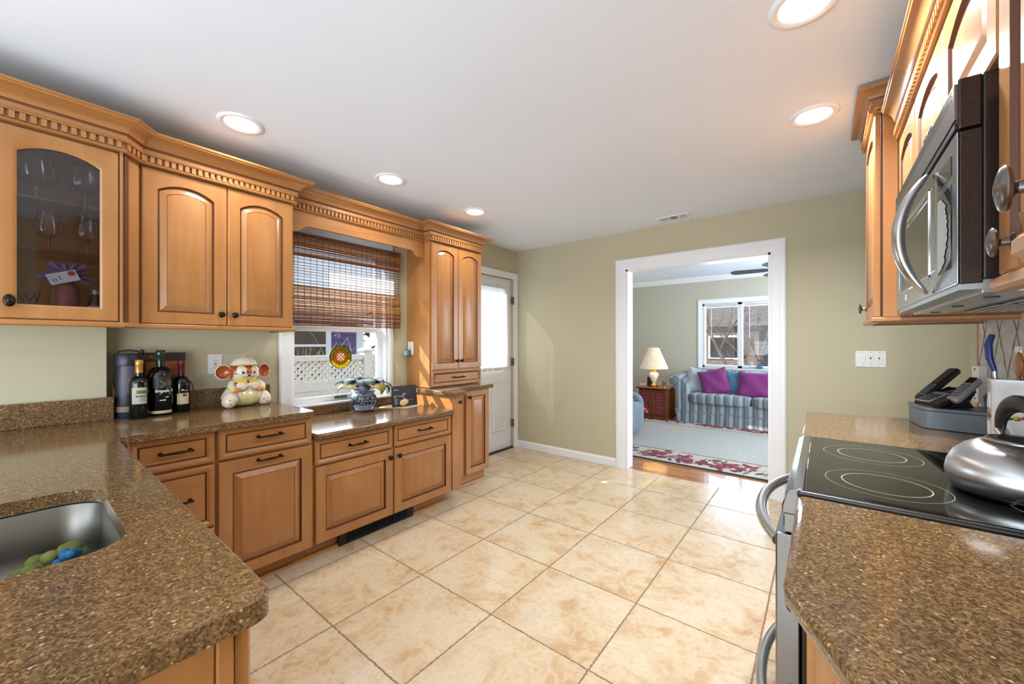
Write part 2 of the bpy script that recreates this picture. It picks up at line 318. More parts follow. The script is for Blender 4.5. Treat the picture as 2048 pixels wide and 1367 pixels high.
    def build(s, name, parent=None, smooth=35, bev=0.0, kind=None, seg=2):
        off = wloc(parent)
        me = bpy.data.meshes.new(name); me.from_pydata([(x - off[0], y - off[1], z - off[2]) for x, y, z in s.v], [], s.f)
        for k in s.mats: me.materials.append(MT[k])
        me.polygons.foreach_set('material_index', s.mi)
        b = bmesh.new(); b.from_mesh(me); bmesh.ops.recalc_face_normals(b, faces=b.faces); b.to_mesh(me); b.free()
        if smooth:
            me.polygons.foreach_set('use_smooth', [True] * len(me.polygons)); me.set_sharp_from_angle(angle=math.radians(smooth))
        me.update()
        o = bpy.data.objects.new(name, me); COL.objects.link(o)
        if parent: o.parent = parent
        if bev:
            md = o.modifiers.new('soft_edge', 'BEVEL'); md.width = bev; md.segments = seg; md.limit_method = 'ANGLE'; md.angle_limit = math.radians(40)
        if kind: o['kind'] = kind
        return o

WL = {}
def wloc(p):
    t = Vector((0, 0, 0))
    while p is not None: t += p.location; p = p.parent
    return t
def thing(name, label, cat, loc=(0, 0, 0), group=None):
    o = bpy.data.objects.new(name, None); COL.objects.link(o); o.location = loc; o.empty_display_size = 0.05
    o['label'] = label; o['category'] = cat
    if group: o['group'] = group
    return o
def tag(o, label, cat, group=None):
    o['label'] = label; o['category'] = cat
    if group: o['group'] = group
    return o
def structure(name):
    o = bpy.data.objects.new(name, None); COL.objects.link(o); o['kind'] = 'structure'; return o
def copy_tree(o, loc, label, group=None):
    c = o.copy(); COL.objects.link(c); c.location = loc; c['label'] = label
    if group: c['group'] = group
    for ch in o.children:
        d = ch.copy(); COL.objects.link(d); d.parent = c
        for g in ch.children:
            e = g.copy(); COL.objects.link(e); e.parent = d
    return c
def cells(fr, s0, s1, z0, z1, d0, d1, holes, mat, mb=None):
    mb = mb or MB(); ss = sorted({s0, s1} | {h[0] for h in holes} | {h[1] for h in holes}); zs = sorted({z0, z1} | {h[2] for h in holes} | {h[3] for h in holes})
    for a, b in zip(ss, ss[1:]):
        for c, d in zip(zs, zs[1:]):
            if any(h[0] <= a and b <= h[1] and h[2] <= c and d <= h[3] for h in holes): continue
            p, q = fr(a, c, d0), fr(b, d, d1)
            mb.box(tuple(map(min, p, q)), tuple(map(max, p, q)), mat)
    return mb
def left(x0): return lambda s, z, d: (x0 + d, s, z)      # faces +x, runs along y
def right(x0): return lambda s, z, d: (x0 - d, s, z)     # faces -x
def back(y0): return lambda s, z, d: (s, y0 - d, z)      # faces -y, runs along x
def fbox(mb, fr, s0, s1, z0, z1, d0, d1, mat):
    p, q = fr(s0, z0, d0), fr(s1, z1, d1); mb.box(tuple(map(min, p, q)), tuple(map(max, p, q)), mat)

# door and drawer fronts: nested loops, arched or square
def oloop(s0, s1, z0, z1, rise, inset, N=14):
    """outline with an arched top, inset evenly; same count of points for every call"""
    w = (s1 - s0) / 2; c = (s0 + s1) / 2; a = w - inset; pts = [(c - a, z0 + inset), (c + a, z0 + inset)]
    if rise > 1e-4:
        R = (w * w + rise * rise) / (2 * rise); zc = z1 - R
        for i in range(N + 1):
            x = a - 2 * a * i / N; pts.append((c + x, zc + math.sqrt(max(0, (R - inset) ** 2 - x * x))))
    else:
        for i in range(N + 1): pts.append((c + a - 2 * a * i / N, z1 - inset))
    return pts
def front(fr, s0, s1, z0, z1, th=0.02, frame=0.058, rise=0.0, style='raised', top=None, d0=0.0, mat='maple_upright', glaze='glaze'):
    mb = MB(); top = frame if top is None else top
    L = lambda pts, d: [fr(s, z, d0 + d) for s, z in pts]
    o0 = lambda i: oloop(s0, s1, z0, z1, 0, i)
    op = lambda i: oloop(s0 + frame, s1 - frame, z0 + frame, z1 - top, rise, i)
    if style == 'raised':
        ls = [L(o0(0), 0), L(o0(0), th - .004), L(o0(.004), th), L(op(0), th), L(op(.003), th - .005), L(op(.005), th - .011), L(op(.009), th - .011), L(op(.011), th - .0115), L(op(.036), th - .001), L(op(.0385), th - .0028), L(op(.041), th - .002)]
        ms = [mat, mat, mat, glaze, glaze, glaze, mat, mat, glaze, mat, mat]
    elif style == 'drawer':
        ls = [L(o0(0), 0), L(o0(0), th - .006), L(o0(.007), th), L(op(-.012), th), L(op(0), th - .007), L(op(.004), th - .011), L(op(.007), th - .008), L(op(.008), th - .007)]
        ms = [mat, mat, mat, mat, glaze, glaze, mat, mat]
    elif style == 'glass':
        ls = [L(op(0), th - .016), L(o0(0), 0), L(o0(0), th - .004), L(o0(.004), th), L(op(-.012), th), L(op(-.004), th - .004), L(op(0), th - .006), L(op(0), th - .016)]
        ms = [mat, mat, mat, mat, mat, mat, glaze]
        return mb.loops(ls, ms, False, False)
    return mb.loops(ls, ms)
def knob(fr, s, z, d0, parent, mat='bronze', oval=False, nm='knob', k=1.0):
    mb = MB(); p0 = Vector(fr(s, z, d0)); n = (Vector(fr(s, z, d0 + 1)) - p0)
    prof = [(.009, 0), (.0095, .003), (.005, .005), (.0045, .014), (.008, .018), (.0155, .020), (.0165, .023), (.0145, .026), (.009, .0285), (.007, .028), (.004, .030), (0, .0305)]
    q = n.to_track_quat('Z', 'Y').to_matrix().to_4x4(); T = Matrix.Translation(p0) @ q
    if oval: T = T @ Matrix.Diagonal((1.0, 1.5, 1, 1)) if abs(n.x) > .5 else T
    mb.lathe([(r * k, z_ * k) for r, z_ in prof], mat, n=24, T=T); return mb.build(nm, parent)
def bar_handle(fr, s, z, d0, parent, half=0.052, mat='bronze'):
    mb = MB()
    mb.tube([fr(s + half * 1.18 * t, z, d0 + .026 + .002 * math.cos(t * 1.5)) for t in (-1, -.95, -.6, -.2, .2, .6, .95, 1)], [.0035, .0055, .0045, .0062, .0062, .0045, .0055, .0035], mat, 10)
    for q in (-1, 1):
        mb.tube([fr(s + q * half, z, d0), fr(s + q * half, z, d0 + .003), fr(s + q * half, z, d0 + .01), fr(s + q * half, z, d0 + .026)], [.009, .009, .0045, .0055], mat, 10)
    return mb.build('handle', parent)
def sweep(mb, prof, path, mats, cap=True, side=1):
    """profile (outward offset, z) mitred along a horizontal polyline; outward = right of travel when side=1"""
    P_ = [Vector((p[0], p[1])) for p in path]; n = len(P_); rows = []
    for i in range(n):
        dirs = []
        if i > 0: dirs.append((P_[i] - P_[i - 1]).normalized())
        if i < n - 1: dirs.append((P_[i + 1] - P_[i]).normalized())
        nr = [Vector((t.y, -t.x)) * side for t in dirs]
        m_ = nr[0] if len(nr) == 1 else (nr[0] + nr[1]) / (1 + nr[0].dot(nr[1]))
        rows.append([(P_[i].x + m_.x * o, P_[i].y + m_.y * o, z) for o, z in prof])
    k = len(prof); base = len(mb.v); mb.add([p for r in rows for p in r], [], mats[0])
    for i in range(n - 1):
        for j in range(k - 1):
            mb.f.append([base + i * k + j, base + (i + 1) * k + j, base + (i + 1) * k + j + 1, base + i * k + j + 1]); mb.mi.append(mb.m(mats[j % len(mats)] if len(mats) > 1 else mats[0]))
    if cap:
        for i in (0, n - 1): mb.f.append([base + i * k + j for j in range(k)]); mb.mi.append(mb.m(mats[0]))

# ================================================================== THE SETTING
CE = 2.418; YB = 3.862; XW = -2.92; XD = -2.98; XR = 0.60; YL = 7.5; CL = 2.45
def plane_box(name, a, b, mat): return MB().box(a, b, mat).build(name, None, 0, kind='structure')
plane_box('floor', (-3.2, -3.0, -0.12), (1.8, 3.872, 0.0), 'floor_tile')
plane_box('floor_living', (-3.3, 3.872, -0.12), (1.8, 7.75, 0.0), 'oak_strip')
plane_box('ceiling', (-3.2, -3.0, CE), (1.8, YB, CE + 0.1), 'ceiling_paint')
plane_box('ceiling_living', (-3.3, YB + 0.13, CL), (1.8, 7.75, CL + 0.1), 'ceiling_paint')
WIN = (1.15, 1.975, 0.82, 2.07); DOOR = (2.98, 3.79, 0.0, 2.065); OPN = (-1.575, -0.335, 0.0, 2.03)
mb = cells(left(XW), 0.20, 2.80, 0, CE, -0.2, 0, [WIN], 'wall_paint')
cells(left(XD), 2.80, YB, 0, CE, -0.14, 0, [DOOR], 'wall_paint', mb)
mb.box((-3.12, -3.0, 0), (-2.82, 0.275, CE), 'wall_paint'); mb.build('wall_left', None, 0, kind='structure')
cells(back(YB), -3.12, 1.7, 0, CE, -0.13, 0, [OPN], 'wall_paint').build('wall_back', None, 0, kind='structure')
mb = MB().box((XR, -3.0, 0), (XR + 0.12, 3.07, CE), 'wall_paint'); mb.box((1.6, 3.07, 0), (1.72, YB, CE), 'wall_paint'); mb.box((XR + .12, 2.95, 0), (1.72, 3.07, CE), 'wall_paint')
mb.build('wall_right', None, 0, kind='structure')
plane_box('wall_rear', (-3.12, -3.1, 0), (0.72, -3.0, CE), 'wall_paint')
cells(back(YL), -3.3, 1.8, 0, CL, -0.14, 0, [(-1.66, 0.45, 0.86, 1.97)], 'living_paint').build('wall_living_back', None, 0, kind='structure')
cells(left(-3.1), YB + .13, YL, 0, CL, -0.14, 0, [(5.5, 6.1, 0.93, 1.13)], 'living_paint').build('wall_living_left', None, 0, kind='structure')  # unseen slot cut so a strip of sun reaches the end table
plane_box('wall_living_right', (1.7, YB + .13, 0), (1.8, YL, CL), 'living_paint')
plane_box('backsplash_wall_tile', (XR - 0.012, -0.6, 0.9), (XR, 2.87, 1.395), 'stone_backsplash')['kind'] = 'structure'
# twig-like diamond lines pressed into the stone tile
mb = MB()
for k in range(-6, 14):
    for sg in (1, -1):
        y0 = 0.4 + 0.19 * k; pts = []
        for i in range(21):
            t = i / 20; y = y0 + sg * 0.27 * (t - .5) * 1.0; z = 0.9 + 0.495 * t
            if -0.5 < y < 2.86: pts.append((XR - 0.0125 + 0.001 * math.sin(i * 2.1 + k), y + 0.002 * math.sin(i * 1.7), z))
        if len(pts) > 3: mb.tube(pts, 0.0019, 'twig_grey', 5)
mb.build('trim_backsplash_lines', None, 40, kind='structure')
MB().box((XR - 0.016, 2.868, 0.9), (XR, 2.885, 1.395), 'maple_upright').build('trim_backsplash_edge', None, 0, kind='structure')

def casing(name, fr, s0, s1, z0, z1, w=0.105, th=0.02, floor=True, mat='white_trim'):
    """picture-frame casing round an opening s0..s1"""
    mb = MB(); pr = [(0, 0), (0, th * .55), (.012, th * .75), (w * .55, th * .8), (w * .62, th), (w - .012, th), (w, th * .7), (w, 0)]
    path = [(s0, z0), (s0, z1), (s1, z1), (s1, z0)] + ([] if floor else [(s0, z0)])
    n = len(path); rows = []
    for i in range(4 if floor else 5):
        s, z = path[i % 4]
        ox = -1 if s == s0 else 1
        oz = 1 if z == z1 else (0 if floor else -1)
        rows.append([fr(s + ox * o, z + oz * o, d) for o, d in pr])
    k = len(pr); mb.add([p for r in rows for p in r], [], mat)
    for i in range(len(rows) - 1):
        for j in range(k - 1): mb.f.append([i * k + j, (i + 1) * k + j, (i + 1) * k + j + 1, i * k + j + 1]); mb.mi.append(0)
    return mb.build(name, None, 25, kind='structure')
casing('trim_1', back(YB), -1.575, -0.335, 0, 2.03)
mb = MB(); j = 0.018
mb.box((-1.575, YB - .004, 0), (-1.575 + j, YB + .134, 2.03), 'white_trim'); mb.box((-0.335 - j, YB - .004, 0), (-0.335, YB + .134, 2.03), 'white_trim'); mb.box((-1.575, YB - .004, 2.03 - j), (-0.335, YB + .134, 2.03), 'white_trim')
mb.build('trim_2', None, 0, kind='structure')
casing('trim_3', left(XD), DOOR[0], DOOR[1], 0, 2.065, w=0.072)
def baseb(name, fr, s0, s1, h=0.083):
    mb = MB(); pr = [(0, 0), (.014, 0), (.014, h - .018), (.010, h - .008), (.005, h), (0, h)]
    a = [fr(s0, z, d) for d, z in pr]; b = [fr(s1, z, d) for d, z in pr]; mb.loops([a, b], ['white_trim']); return mb.build(name, None, 20, kind='structure')
baseb('baseboard_back', back(YB), XD, -1.682); baseb('baseboard_back_right', back(YB), -0.228, 1.6); baseb('baseboard_living', back(YL), -3.1, 1.7)
mb = MB(); pr = [(0, CL - .085), (.012, CL - .085), (.018, CL - .07), (.05, CL - .03), (.062, CL - .012), (.062, CL), (0, CL)]
mb.loops([[(-3.1, YL - d, z) for d, z in pr], [(1.7, YL - d, z) for d, z in pr]], ['white_trim']); mb.build('trim_living_crown', None, 25, kind='structure')

# ---- exterior door with half glass
d1 = structure('door_1'); mb = MB(); fr = left(XD - 0.042)
cells(fr, 2.985, 3.785, 0.012, 2.06, -0.04, 0, [(3.12, 3.65, 0.98, 1.94)], 'white_trim', mb); mb.build('slab', d1, 0)
for s0, s1 in ((3.085, 3.345), (3.425, 3.685)):
    MBp = front(fr, s0, s1, 0.24, 0.83, 0.012, 0.012, 0, 'raised', None, 0.0, 'white_trim', 'white_trim'); MBp.build('lower_panel', d1, 25)
mb = MB(); fbox(mb, fr, 3.12, 3.65, 0.98, 1.94, -0.024, -0.018, 'pane'); mb.build('glass', d1, 0)
for z in (0.303, 1.053, 1.802):
    mb = MB(); fbox(mb, left(XD), 3.775, 3.797, z - .045, z + .045, -0.03, 0.006, 'pewter'); mb.cyl((XD + .004, 3.786, z - .047), (XD + .004, 3.786, z + .047), .006, 'pewter', 10); mb.build('hinge', d1)
mb = MB(); fbox(mb, left(XD), 2.98, 3.79, 0.0, 0.012, -0.12, 0.0, 'bronze'); mb.build('threshold', d1, 0)
# curtain on the door
cu = thing('door_curtain', 'sheer white gathered curtain on the glass of the white exterior door', 'curtain', (XD - .02, 3.4, 1.0))
def gathered(x, y0, y1, z0, z1, amp, mat, ny=130, nz=14, pinch=0.0, fringe=0.0):
    vs = []; fs = []
    for jz in range(nz + 1):
        t = jz / nz; z = z0 + (z1 - z0) * t; wv = 1 - pinch * math.sin(math.pi * t)
        for i in range(ny + 1):
            s = i / ny; y = (y0 + y1) / 2 + (s - .5) * (y1 - y0) * wv
            a = amp * (0.55 + 0.45 * math.sin(3.1 * s + 2 * t)) * (0.6 + .4 * math.sin(math.pi * t))
            vs.append((x + a * math.sin(s * 62 + 1.8 * math.sin(s * 17) + .6 * t), y, z + fringe * math.sin(s * 140) * (1 if t == 1 else (-1 if t == 0 else 0))))
    for jz in range(nz):
        for i in range(ny): k = jz * (ny + 1) + i; fs.append((k, k + 1, k + ny + 2, k + ny + 1))
    return MB().add(vs, fs, mat)
gathered(XD - .020, 3.06, 3.735, 0.99, 1.935, .019, 'sheer', pinch=0.03).build('sheer_panel', cu, 180)
gathered(XD - .02, 3.06, 3.74, 1.935, 1.972, .008, 'curtain_fringe', nz=2, fringe=.006).build('top_ruffle', cu, 180)
gathered(XD - .02, 3.06, 3.74, 0.955, 0.99, .008, 'curtain_fringe', nz=2, fringe=.006).build('bottom_ruffle', cu, 180)
for z in (0.992, 1.935):
    MB().cyl((XD - .018, 3.05, z), (XD - .018, 3.75, z), .005, 'white_plastic', 10).build('curtain_rod', cu)

# ---- kitchen window
w1 = structure('window_1'); mb = MB(); fr = left(XW)
mb.loops([[fr(1.107 + o, z, d) for o, d in ((0, 0), (0, .014), (.012, .02), (.03, .016), (.055, .016), (.075, .022), (.098, .014), (.098, 0))] for z in (0.812, 2.15)], ['white_trim'])
mb.loops([[fr(1.968 + o, z, d) for o, d in ((0, 0), (0, .014), (.02, .02), (.045, .014), (.045, 0))] for z in (0.812, 2.15)], ['white_trim'])
fbox(mb, fr, 1.107, 2.0, 2.07, 2.15, 0, .018, 'white_trim'); mb.build('casing', w1, 25)
mb = MB()
for a, b in ((1.15, 1.175), (1.948, 1.975)): fbox(mb, fr, a, b, .82, 2.07, -.15, -.005, 'white_trim')
fbox(mb, fr, 1.15, 1.975, 2.045, 2.07, -.15, -.005, 'white_trim'); fbox(mb, fr, 1.15, 1.975, .812, .834, -.15, .012, 'white_trim'); mb.build('jamb', w1, 0, bev=.003)
def sash(nm, d, z0, z1, st=.04):
    mb = MB(); cells(fr, 1.175, 1.948, z0, z1, d - .03, d, [(1.175 + st, 1.948 - st, z0 + .042, z1 - .035)], 'white_trim', mb); o = mb.build(nm, w1, 0, bev=.003)
    mb = MB(); fbox(mb, fr, 1.175 + st, 1.948 - st, z0 + .042, z1 - .035, d - .018, d - .014, 'pane'); mb.build('pane', o, 0)
    return o
lo = sash('lower_sash', -.06, .834, 1.405); sash('upper_sash', -.095, 1.37, 2.045)
mb = MB(); fbox(mb, fr, 1.53, 1.63, .846, .868, -.06, -.052, 'pewter'); mb.build('lift_handle', lo, 0, bev=.002)

# ================================================================== LEFT RUN, UPPERS
FX = -2.59; GX = -2.50; VX = -2.68; ZB = 1.375; ZT = 2.149; ZS = 0.79
_cp = [(-.02, 0), (.016, 0), (.021, .006), (.016, .014), (.006, .016), (.006, .054), (.022, .056), (.025, .062), (.019, .066), (.019, .090), (.025, .092), (.029, .100), (.030, .103), (.034, .118), (.045, .135), (.062, .148), (.078, .153), (.086, .155), (.088, .163), (.094, .166), (.096, .174), (.094, .178), (-.02, .178)]
_cm = ['maple_along'] * 22; _cm[3] = _cm[7] = _cm[10] = 'glaze'; _cm[11] = 'glaze'
def crown(parent, path, z0, rng, mat='maple_along', side=1, zs=None):
    zs = zs or ZS
    mb = MB(); P_ = path; prof = [(o * .97, z0 + z * zs) for o, z in _cp]
    full = MB(); sweep(full, prof, P_, [m if m == 'glaze' else mat for m in _cm], False, side)
    k = len(prof); a, b = rng
    mb.v = full.v; mb.mats = full.mats
    per = k - 1
    for i in range(a, b):
        for j in range(per): mb.f.append(full.f[i * per + j]); mb.mi.append(full.mi[i * per + j])
    mb.f.append([a * k + j for j in range(k)]); mb.mi.append(0); mb.f.append([b * k + j for j in range(k)]); mb.mi.append(0)
    used = sorted({i for f in mb.f for i in f}); mp = {o: n for n, o in enumerate(used)}; mb.v = [mb.v[i] for i in used]; mb.f = [[mp[i] for i in f] for f in mb.f]
    for i in range(a, b):   # dentils
        p, q = Vector((*P_[i], 0)), Vector((*P_[i + 1], 0)); L = (q - p).length; t = (q - p).normalized(); nr = Vector((t.y, -t.x, 0)) * side
        n = max(1, round(L / .0272))
        for c in range(n):
            m0 = p + t * (L * (c + .5) / n); hw = .0078; za, zb = z0 + .017 * zs, z0 + .053 * zs
            vs = [m0 + t * sx * hw + nr * o + Vector((0, 0, z)) for z in (za, zb) for sx, o in ((-1, .004), (1, .004), (1, .0185), (-1, .0185))]
            mb.add(vs, [(0, 3, 2, 1), (4, 5, 6, 7), (0, 1, 5, 4), (1, 2, 6, 5), (2, 3, 7, 6), (3, 0, 4, 7)], mat)
    return mb.build('crown_moulding', parent, 30)
def rail(parent, pts, z0, z1, d=.02):
    mb = MB(); sweep(mb, [(-d, z0), (.004, z0), (.010, z0 + .006), (.010, z1 - .005), (.004, z1), (-d, z1)], pts, ['maple_along'], True); return mb.build('light_rail', parent, 25)
HX = -2.59
LP = [(GX, -0.6), (GX, 0.296), (FX, 0.368), (FX, 1.068), (XW + .004, 1.068)]; CP = LP[:4] + [(VX, 1.068), (VX, 2.165), (HX, 2.165), (HX, 2.792), (XW + .004, 2.792)]
# glass-door cabinet
gc = thing('glass_door_cabinet', 'honey maple wall cabinet with arched glass door showing stemware, beside the solid twin-door cabinet', 'cabinet', (-2.7, -0.1, ZB))
mb = MB()
mb.box((-2.818, -.6, ZB), (GX - .022, .285, ZB + .02), 'maple_along'); mb.box((-2.818, -.6, ZT - .02), (GX - .022, .285, ZT), 'maple_along')
mb.box((-2.818, -.6, ZB), (-2.806, .285, ZT), 'maple_upright'); mb.box((-2.818, -.6, ZB), (GX - .022, -.58, ZT), 'maple_upright')
mb.prism([(-2.818, .268, ZB), (GX - .022, .268, ZB), (GX - .022, .296, ZB), (FX + .0, .362, ZB), (-2.818, .362, ZB)], (0, 0, ZT - ZB), 'maple_upright')
mb.box((GX - .022, -.6, ZB), (GX - .0205, -.12, ZT), 'maple_upright'); mb.box((GX - .022, .270, ZB), (GX - .016, .286, ZT), 'glaze'); mb.box((GX - .022, .286, ZB), (GX - .003, .297, ZT), 'maple_upright'); mb.prism([(-2.512, .3065, ZB), (-2.507, .303, ZB), (-2.5225, .3155, ZB), (-2.528, .319, ZB)], (0, 0, ZT - ZB), 'glaze')  # dark glaze strips paint in the shaded recess beside the door
mb.build('carcass', gc, 20, bev=.002)
fr = left(GX - .02); dr = front(fr, -.062, .282, ZB + .004, ZT - .008, .02, .058, .036, 'glass').build('door', gc, 30)
lp = [fr(s, z, .006) for s, z in oloop(-.01, .23, ZB + .058, ZT - .062, .036, 0)]
MB().prism(lp, (.004, 0, 0), 'cabinet_pane').build('glass_pane', dr, 0)
knob(fr, -.022, 1.447, .02, dr, oval=True)
for z in (1.672, 1.882): MB().box((-2.804, -.578, z - .008), (GX - .03, .266, z), 'shelf_glass').build('glass_shelf', gc, 0)
crown(gc, CP, ZT, (0, 2)); rail(gc, LP[:3], ZB - .024, ZB)
# two-door cabinet
tc = thing('wall_cabinet', 'honey maple wall cabinet with two arched raised-panel doors, left of the kitchen window', 'cabinet', (-2.75, 0.7, ZB))
mb = MB(); mb.box((XW + .002, .363, ZB), (FX - .021, 1.066, ZT), 'maple_upright'); mb.build('carcass', tc, 0, bev=.002)
fr = left(FX - .02)
for s0, s1, ks in ((.372, .720, .690), (.724, 1.066, .753)):
    d = front(fr, s0, s1, ZB + .003, ZT - .006, .02, .058, .040, 'raised').build('door', tc, 30); knob(fr, ks, 1.437, .02, d)
crown(tc, CP, ZT, (2, 4)); rail(tc, LP[2:], ZB - .024, ZB)
# valance over the window
va = thing('window_valance', 'maple valance board with scrolled lower edge and dentil crown above the window', 'valance', (VX, 1.6, 2.0))
lo_ = [(1.072, 2.006), (1.115, 2.006), (1.14, 2.012), (1.16, 2.032), (1.18, 2.05), (1.21, 2.056), (2.02, 2.056), (2.05, 2.05), (2.07, 2.032), (2.09, 2.012), (2.115, 2.006), (2.162, 2.006)]
mb = MB(); mb.prism([(VX - .02, s, z) for s, z in lo_] + [(VX - .02, 2.162, ZT + .01), (VX - .02, 1.072, ZT + .01)], (.02, 0, 0), 'maple_along'); mb.build('board', va, 0, bev=.003)
crown(va, CP, ZT, (4, 5))
# hutch over the tall counter
HX = -2.59; hu = thing('hutch_cabinet', 'tall maple hutch on the counter right of the window, two doors over one drawer', 'cabinet', (-2.75, 2.48, 0.9))
mb = MB(); mb.box((XW + .002, 2.165, .9), (HX - .021, 2.792, ZT), 'maple_upright'); mb.build('carcass', hu, 0, bev=.002)
fr = left(HX - .02)
for s0, s1, ks in ((2.180, 2.482, 2.455), (2.486, 2.788, 2.515)):
    d = front(fr, s0, s1, 1.052, ZT - .006, .02, .052, .034, 'raised').build('door', hu, 30); knob(fr, ks, 1.122, .02, d)
d = front(fr, 2.180, 2.788, .907, 1.043, .02, .028, 0, 'drawer', mat='maple_along').build('drawer', hu, 30); bar_handle(fr, 2.484, .975, .02, d, .055)
crown(hu, CP, ZT, (5, 8))

# ================================================================== LEFT RUN, BASES
CT = 0.897
def slab(name, outer, z0, z1, holes=(), parent=None, bev=.0155, mat='quartz'):
    b = bmesh.new(); me = bpy.data.meshes.new(name); allv = []
    for z in (z0, z1):
        ed = []
        for lp in (outer,) + tuple(holes):
            vs = [b.verts.new((x, y, z)) for x, y in lp]; allv.append(vs)
            ed += [b.edges.new((vs[i], vs[(i + 1) % len(vs)])) for i in range(len(vs))]
        bmesh.ops.triangle_fill(b, use_beauty=True, edges=ed)
    h = len(allv) // 2
    for a, c in zip(allv[:h], allv[h:]):
        for i in range(len(a)): b.faces.new((a[i], a[(i + 1) % len(a)], c[(i + 1) % len(a)], c[i]))
    bmesh.ops.recalc_face_normals(b, faces=b.faces); b.to_mesh(me); b.free()
    me.materials.append(MT[mat]); me.polygons.foreach_set('use_smooth', [True] * len(me.polygons)); me.set_sharp_from_angle(angle=math.radians(35))
    o = bpy.data.objects.new(name, me); COL.objects.link(o)
    if parent: o.parent = parent; me.transform(Matrix.Translation(-wloc(parent)))
    if bev:
        md = o.modifiers.new('bullnose', 'BEVEL'); md.width = bev; md.segments = 4; md.limit_method = 'ANGLE'; md.angle_limit = math.radians(50)
    return o
def arc(cx, cy, r, a0, a1, n=8): return [(cx + r * math.cos(math.radians(a0 + (a1 - a0) * i / n)), cy + r * math.sin(math.radians(a0 + (a1 - a0) * i / n))) for i in range(n + 1)]
def rrect(x0, x1, y0, y1, r, n=8): return arc(x1 - r, y1 - r, r, 0, 90, n) + arc(x0 + r, y1 - r, r, 90, 180, n) + arc(x0 + r, y0 + r, r, 180, 270, n) + arc(x1 - r, y0 + r, r, 270, 360, n)
SK = (-1.535, -1.045, -0.36, 0.136)
pc = thing('peninsula_countertop', 'speckled brown stone worktop with undermount sink in the foreground', 'countertop', (-1.7, 0, CT))
slab('slab', [(-2.82, -.45), (-.658, -.45)] + arc(-.688, .215, .03, 0, 90, 6) + [(-2.215, .245)] + [(-2.24, .262), (-2.25, .29), (-2.25, .3455), (-2.815, .3455), (-2.82, .27)], CT - .034, CT, [rrect(*SK, .075)], pc)
MB().box((-2.82, -.45, CT), (-2.797, .30, CT + .113), 'quartz').build('backsplash', pc, 0, bev=.003)
wc = thing('window_run_countertop', 'speckled brown stone worktop holding wine bottles and a ceramic jar', 'countertop', (-2.6, .7, CT))
slab('slab', [(-2.918, .3465), (-2.25, .3465)] + [(-2.25, 1.012)] + arc(-2.28, 1.017, .03, 0, 90, 5) + [(-2.918, 1.047)], CT - .034, CT, (), wc)
MB().box((-2.918, .3465, CT), (-2.893, 1.047, CT + .108), 'quartz').build('backsplash', wc, 0, bev=.003)
lc = thing('low_countertop', 'lowered stone worktop under the window, holding the potted plant', 'countertop', (-2.6, 1.6, .757))
slab('slab', [(-2.918, 1.058), (-2.28, 1.058), (-2.258, 1.075), (-2.258, 2.12), (-2.27, 2.134), (-2.918, 2.134)], .722, .757, (), lc, .011)
MB().box((-2.918, 1.058, .757), (-2.895, 2.134, .822), 'quartz').build('backsplash', lc, 0, bev=.003)
hc = thing('hutch_countertop', 'stepped stone worktop under the maple hutch with curved front corner', 'countertop', (-2.6, 2.5, CT))
slab('slab', [(-2.918, 2.105), (-2.26, 2.105), (-2.24, 2.12), (-2.24, 2.225), (-2.252, 2.245), (-2.29, 2.262), (-2.33, 2.285)] + arc(-2.37, 2.34, .06, 250, 180, 4)[:0] + [(-2.36, 2.31), (-2.395, 2.325), (-2.435, 2.335), (-2.435, 2.79), (-2.455, 2.806), (-2.918, 2.806)], CT - .034, CT - .001, (), hc)

# sink
sk = thing('undermount_sink', 'brushed steel undermount sink set in the peninsula worktop', 'sink', (-1.29, -.1, CT - .2))
def rz(g, r, z): return [(x, y, z) for x, y in rrect(SK[0] - g, SK[1] + g, SK[2] - g, SK[3] + g, r)]
mb = MB(); z = CT - .035
mb.loops([rz(.02, .09, z), rz(.004, .078, z), rz(.0, .075, z - .004), rz(-.004, .075, z - .10), rz(-.010, .075, z - .135), rz(-.03, .06, z - .155), rz(-.09, .03, z - .160)], ['steel_sink'], False, True); mb.build('basin', sk, 50)
mb = MB(); mb.lathe([(.045, 0), (.045, .002), (.036, .003), (.03, -.004), (0, -.004)], 'steel', (-1.29, -.11, z - .159), 24); mb.build('drain', sk)
mb = MB(); random.seed(3); zz = CT - .192
for i in range(22): t = i / 21; mb.ell((-1.497 + .035 * random.random(), .0 + .095 * t + random.uniform(-.01, .01), zz + .018 + .058 * random.random() * (.4 + .6 * t)), (.020, .018, .014), 'cloth_green', n=12, m=8)
tag(mb.build('dishcloth', None, 60), 'crumpled yellow-green dishcloth lying in the steel sink', 'cloth')
mb = MB()
for i in range(18): mb.ell((-1.438 + random.uniform(-.016, .016), .078 + random.uniform(-.022, .022), zz + .024 + random.uniform(-.01, .042)), (.011, .011, .010), 'sponge_blue', n=10, m=6)
tag(mb.build('scrubber', None, 60), 'blue scrubbing pad beside the green dishcloth in the sink', 'scrubber')

BX = -2.288
def toe(parent, y0, y1, x=-2.40):
    mb = MB(); mb.box((XW + .01, y0, 0), (x - .006, y1, .105), 'maple_along'); mb.loops([[(x - .006 + d, y, zz) for d, zz in ((0, 0), (.022, 0), (.018, .012), (.004, .02), (0, .02))] for y in (y0, y1)], ['maple_along']); return mb.build('toe_kick', parent, 20)
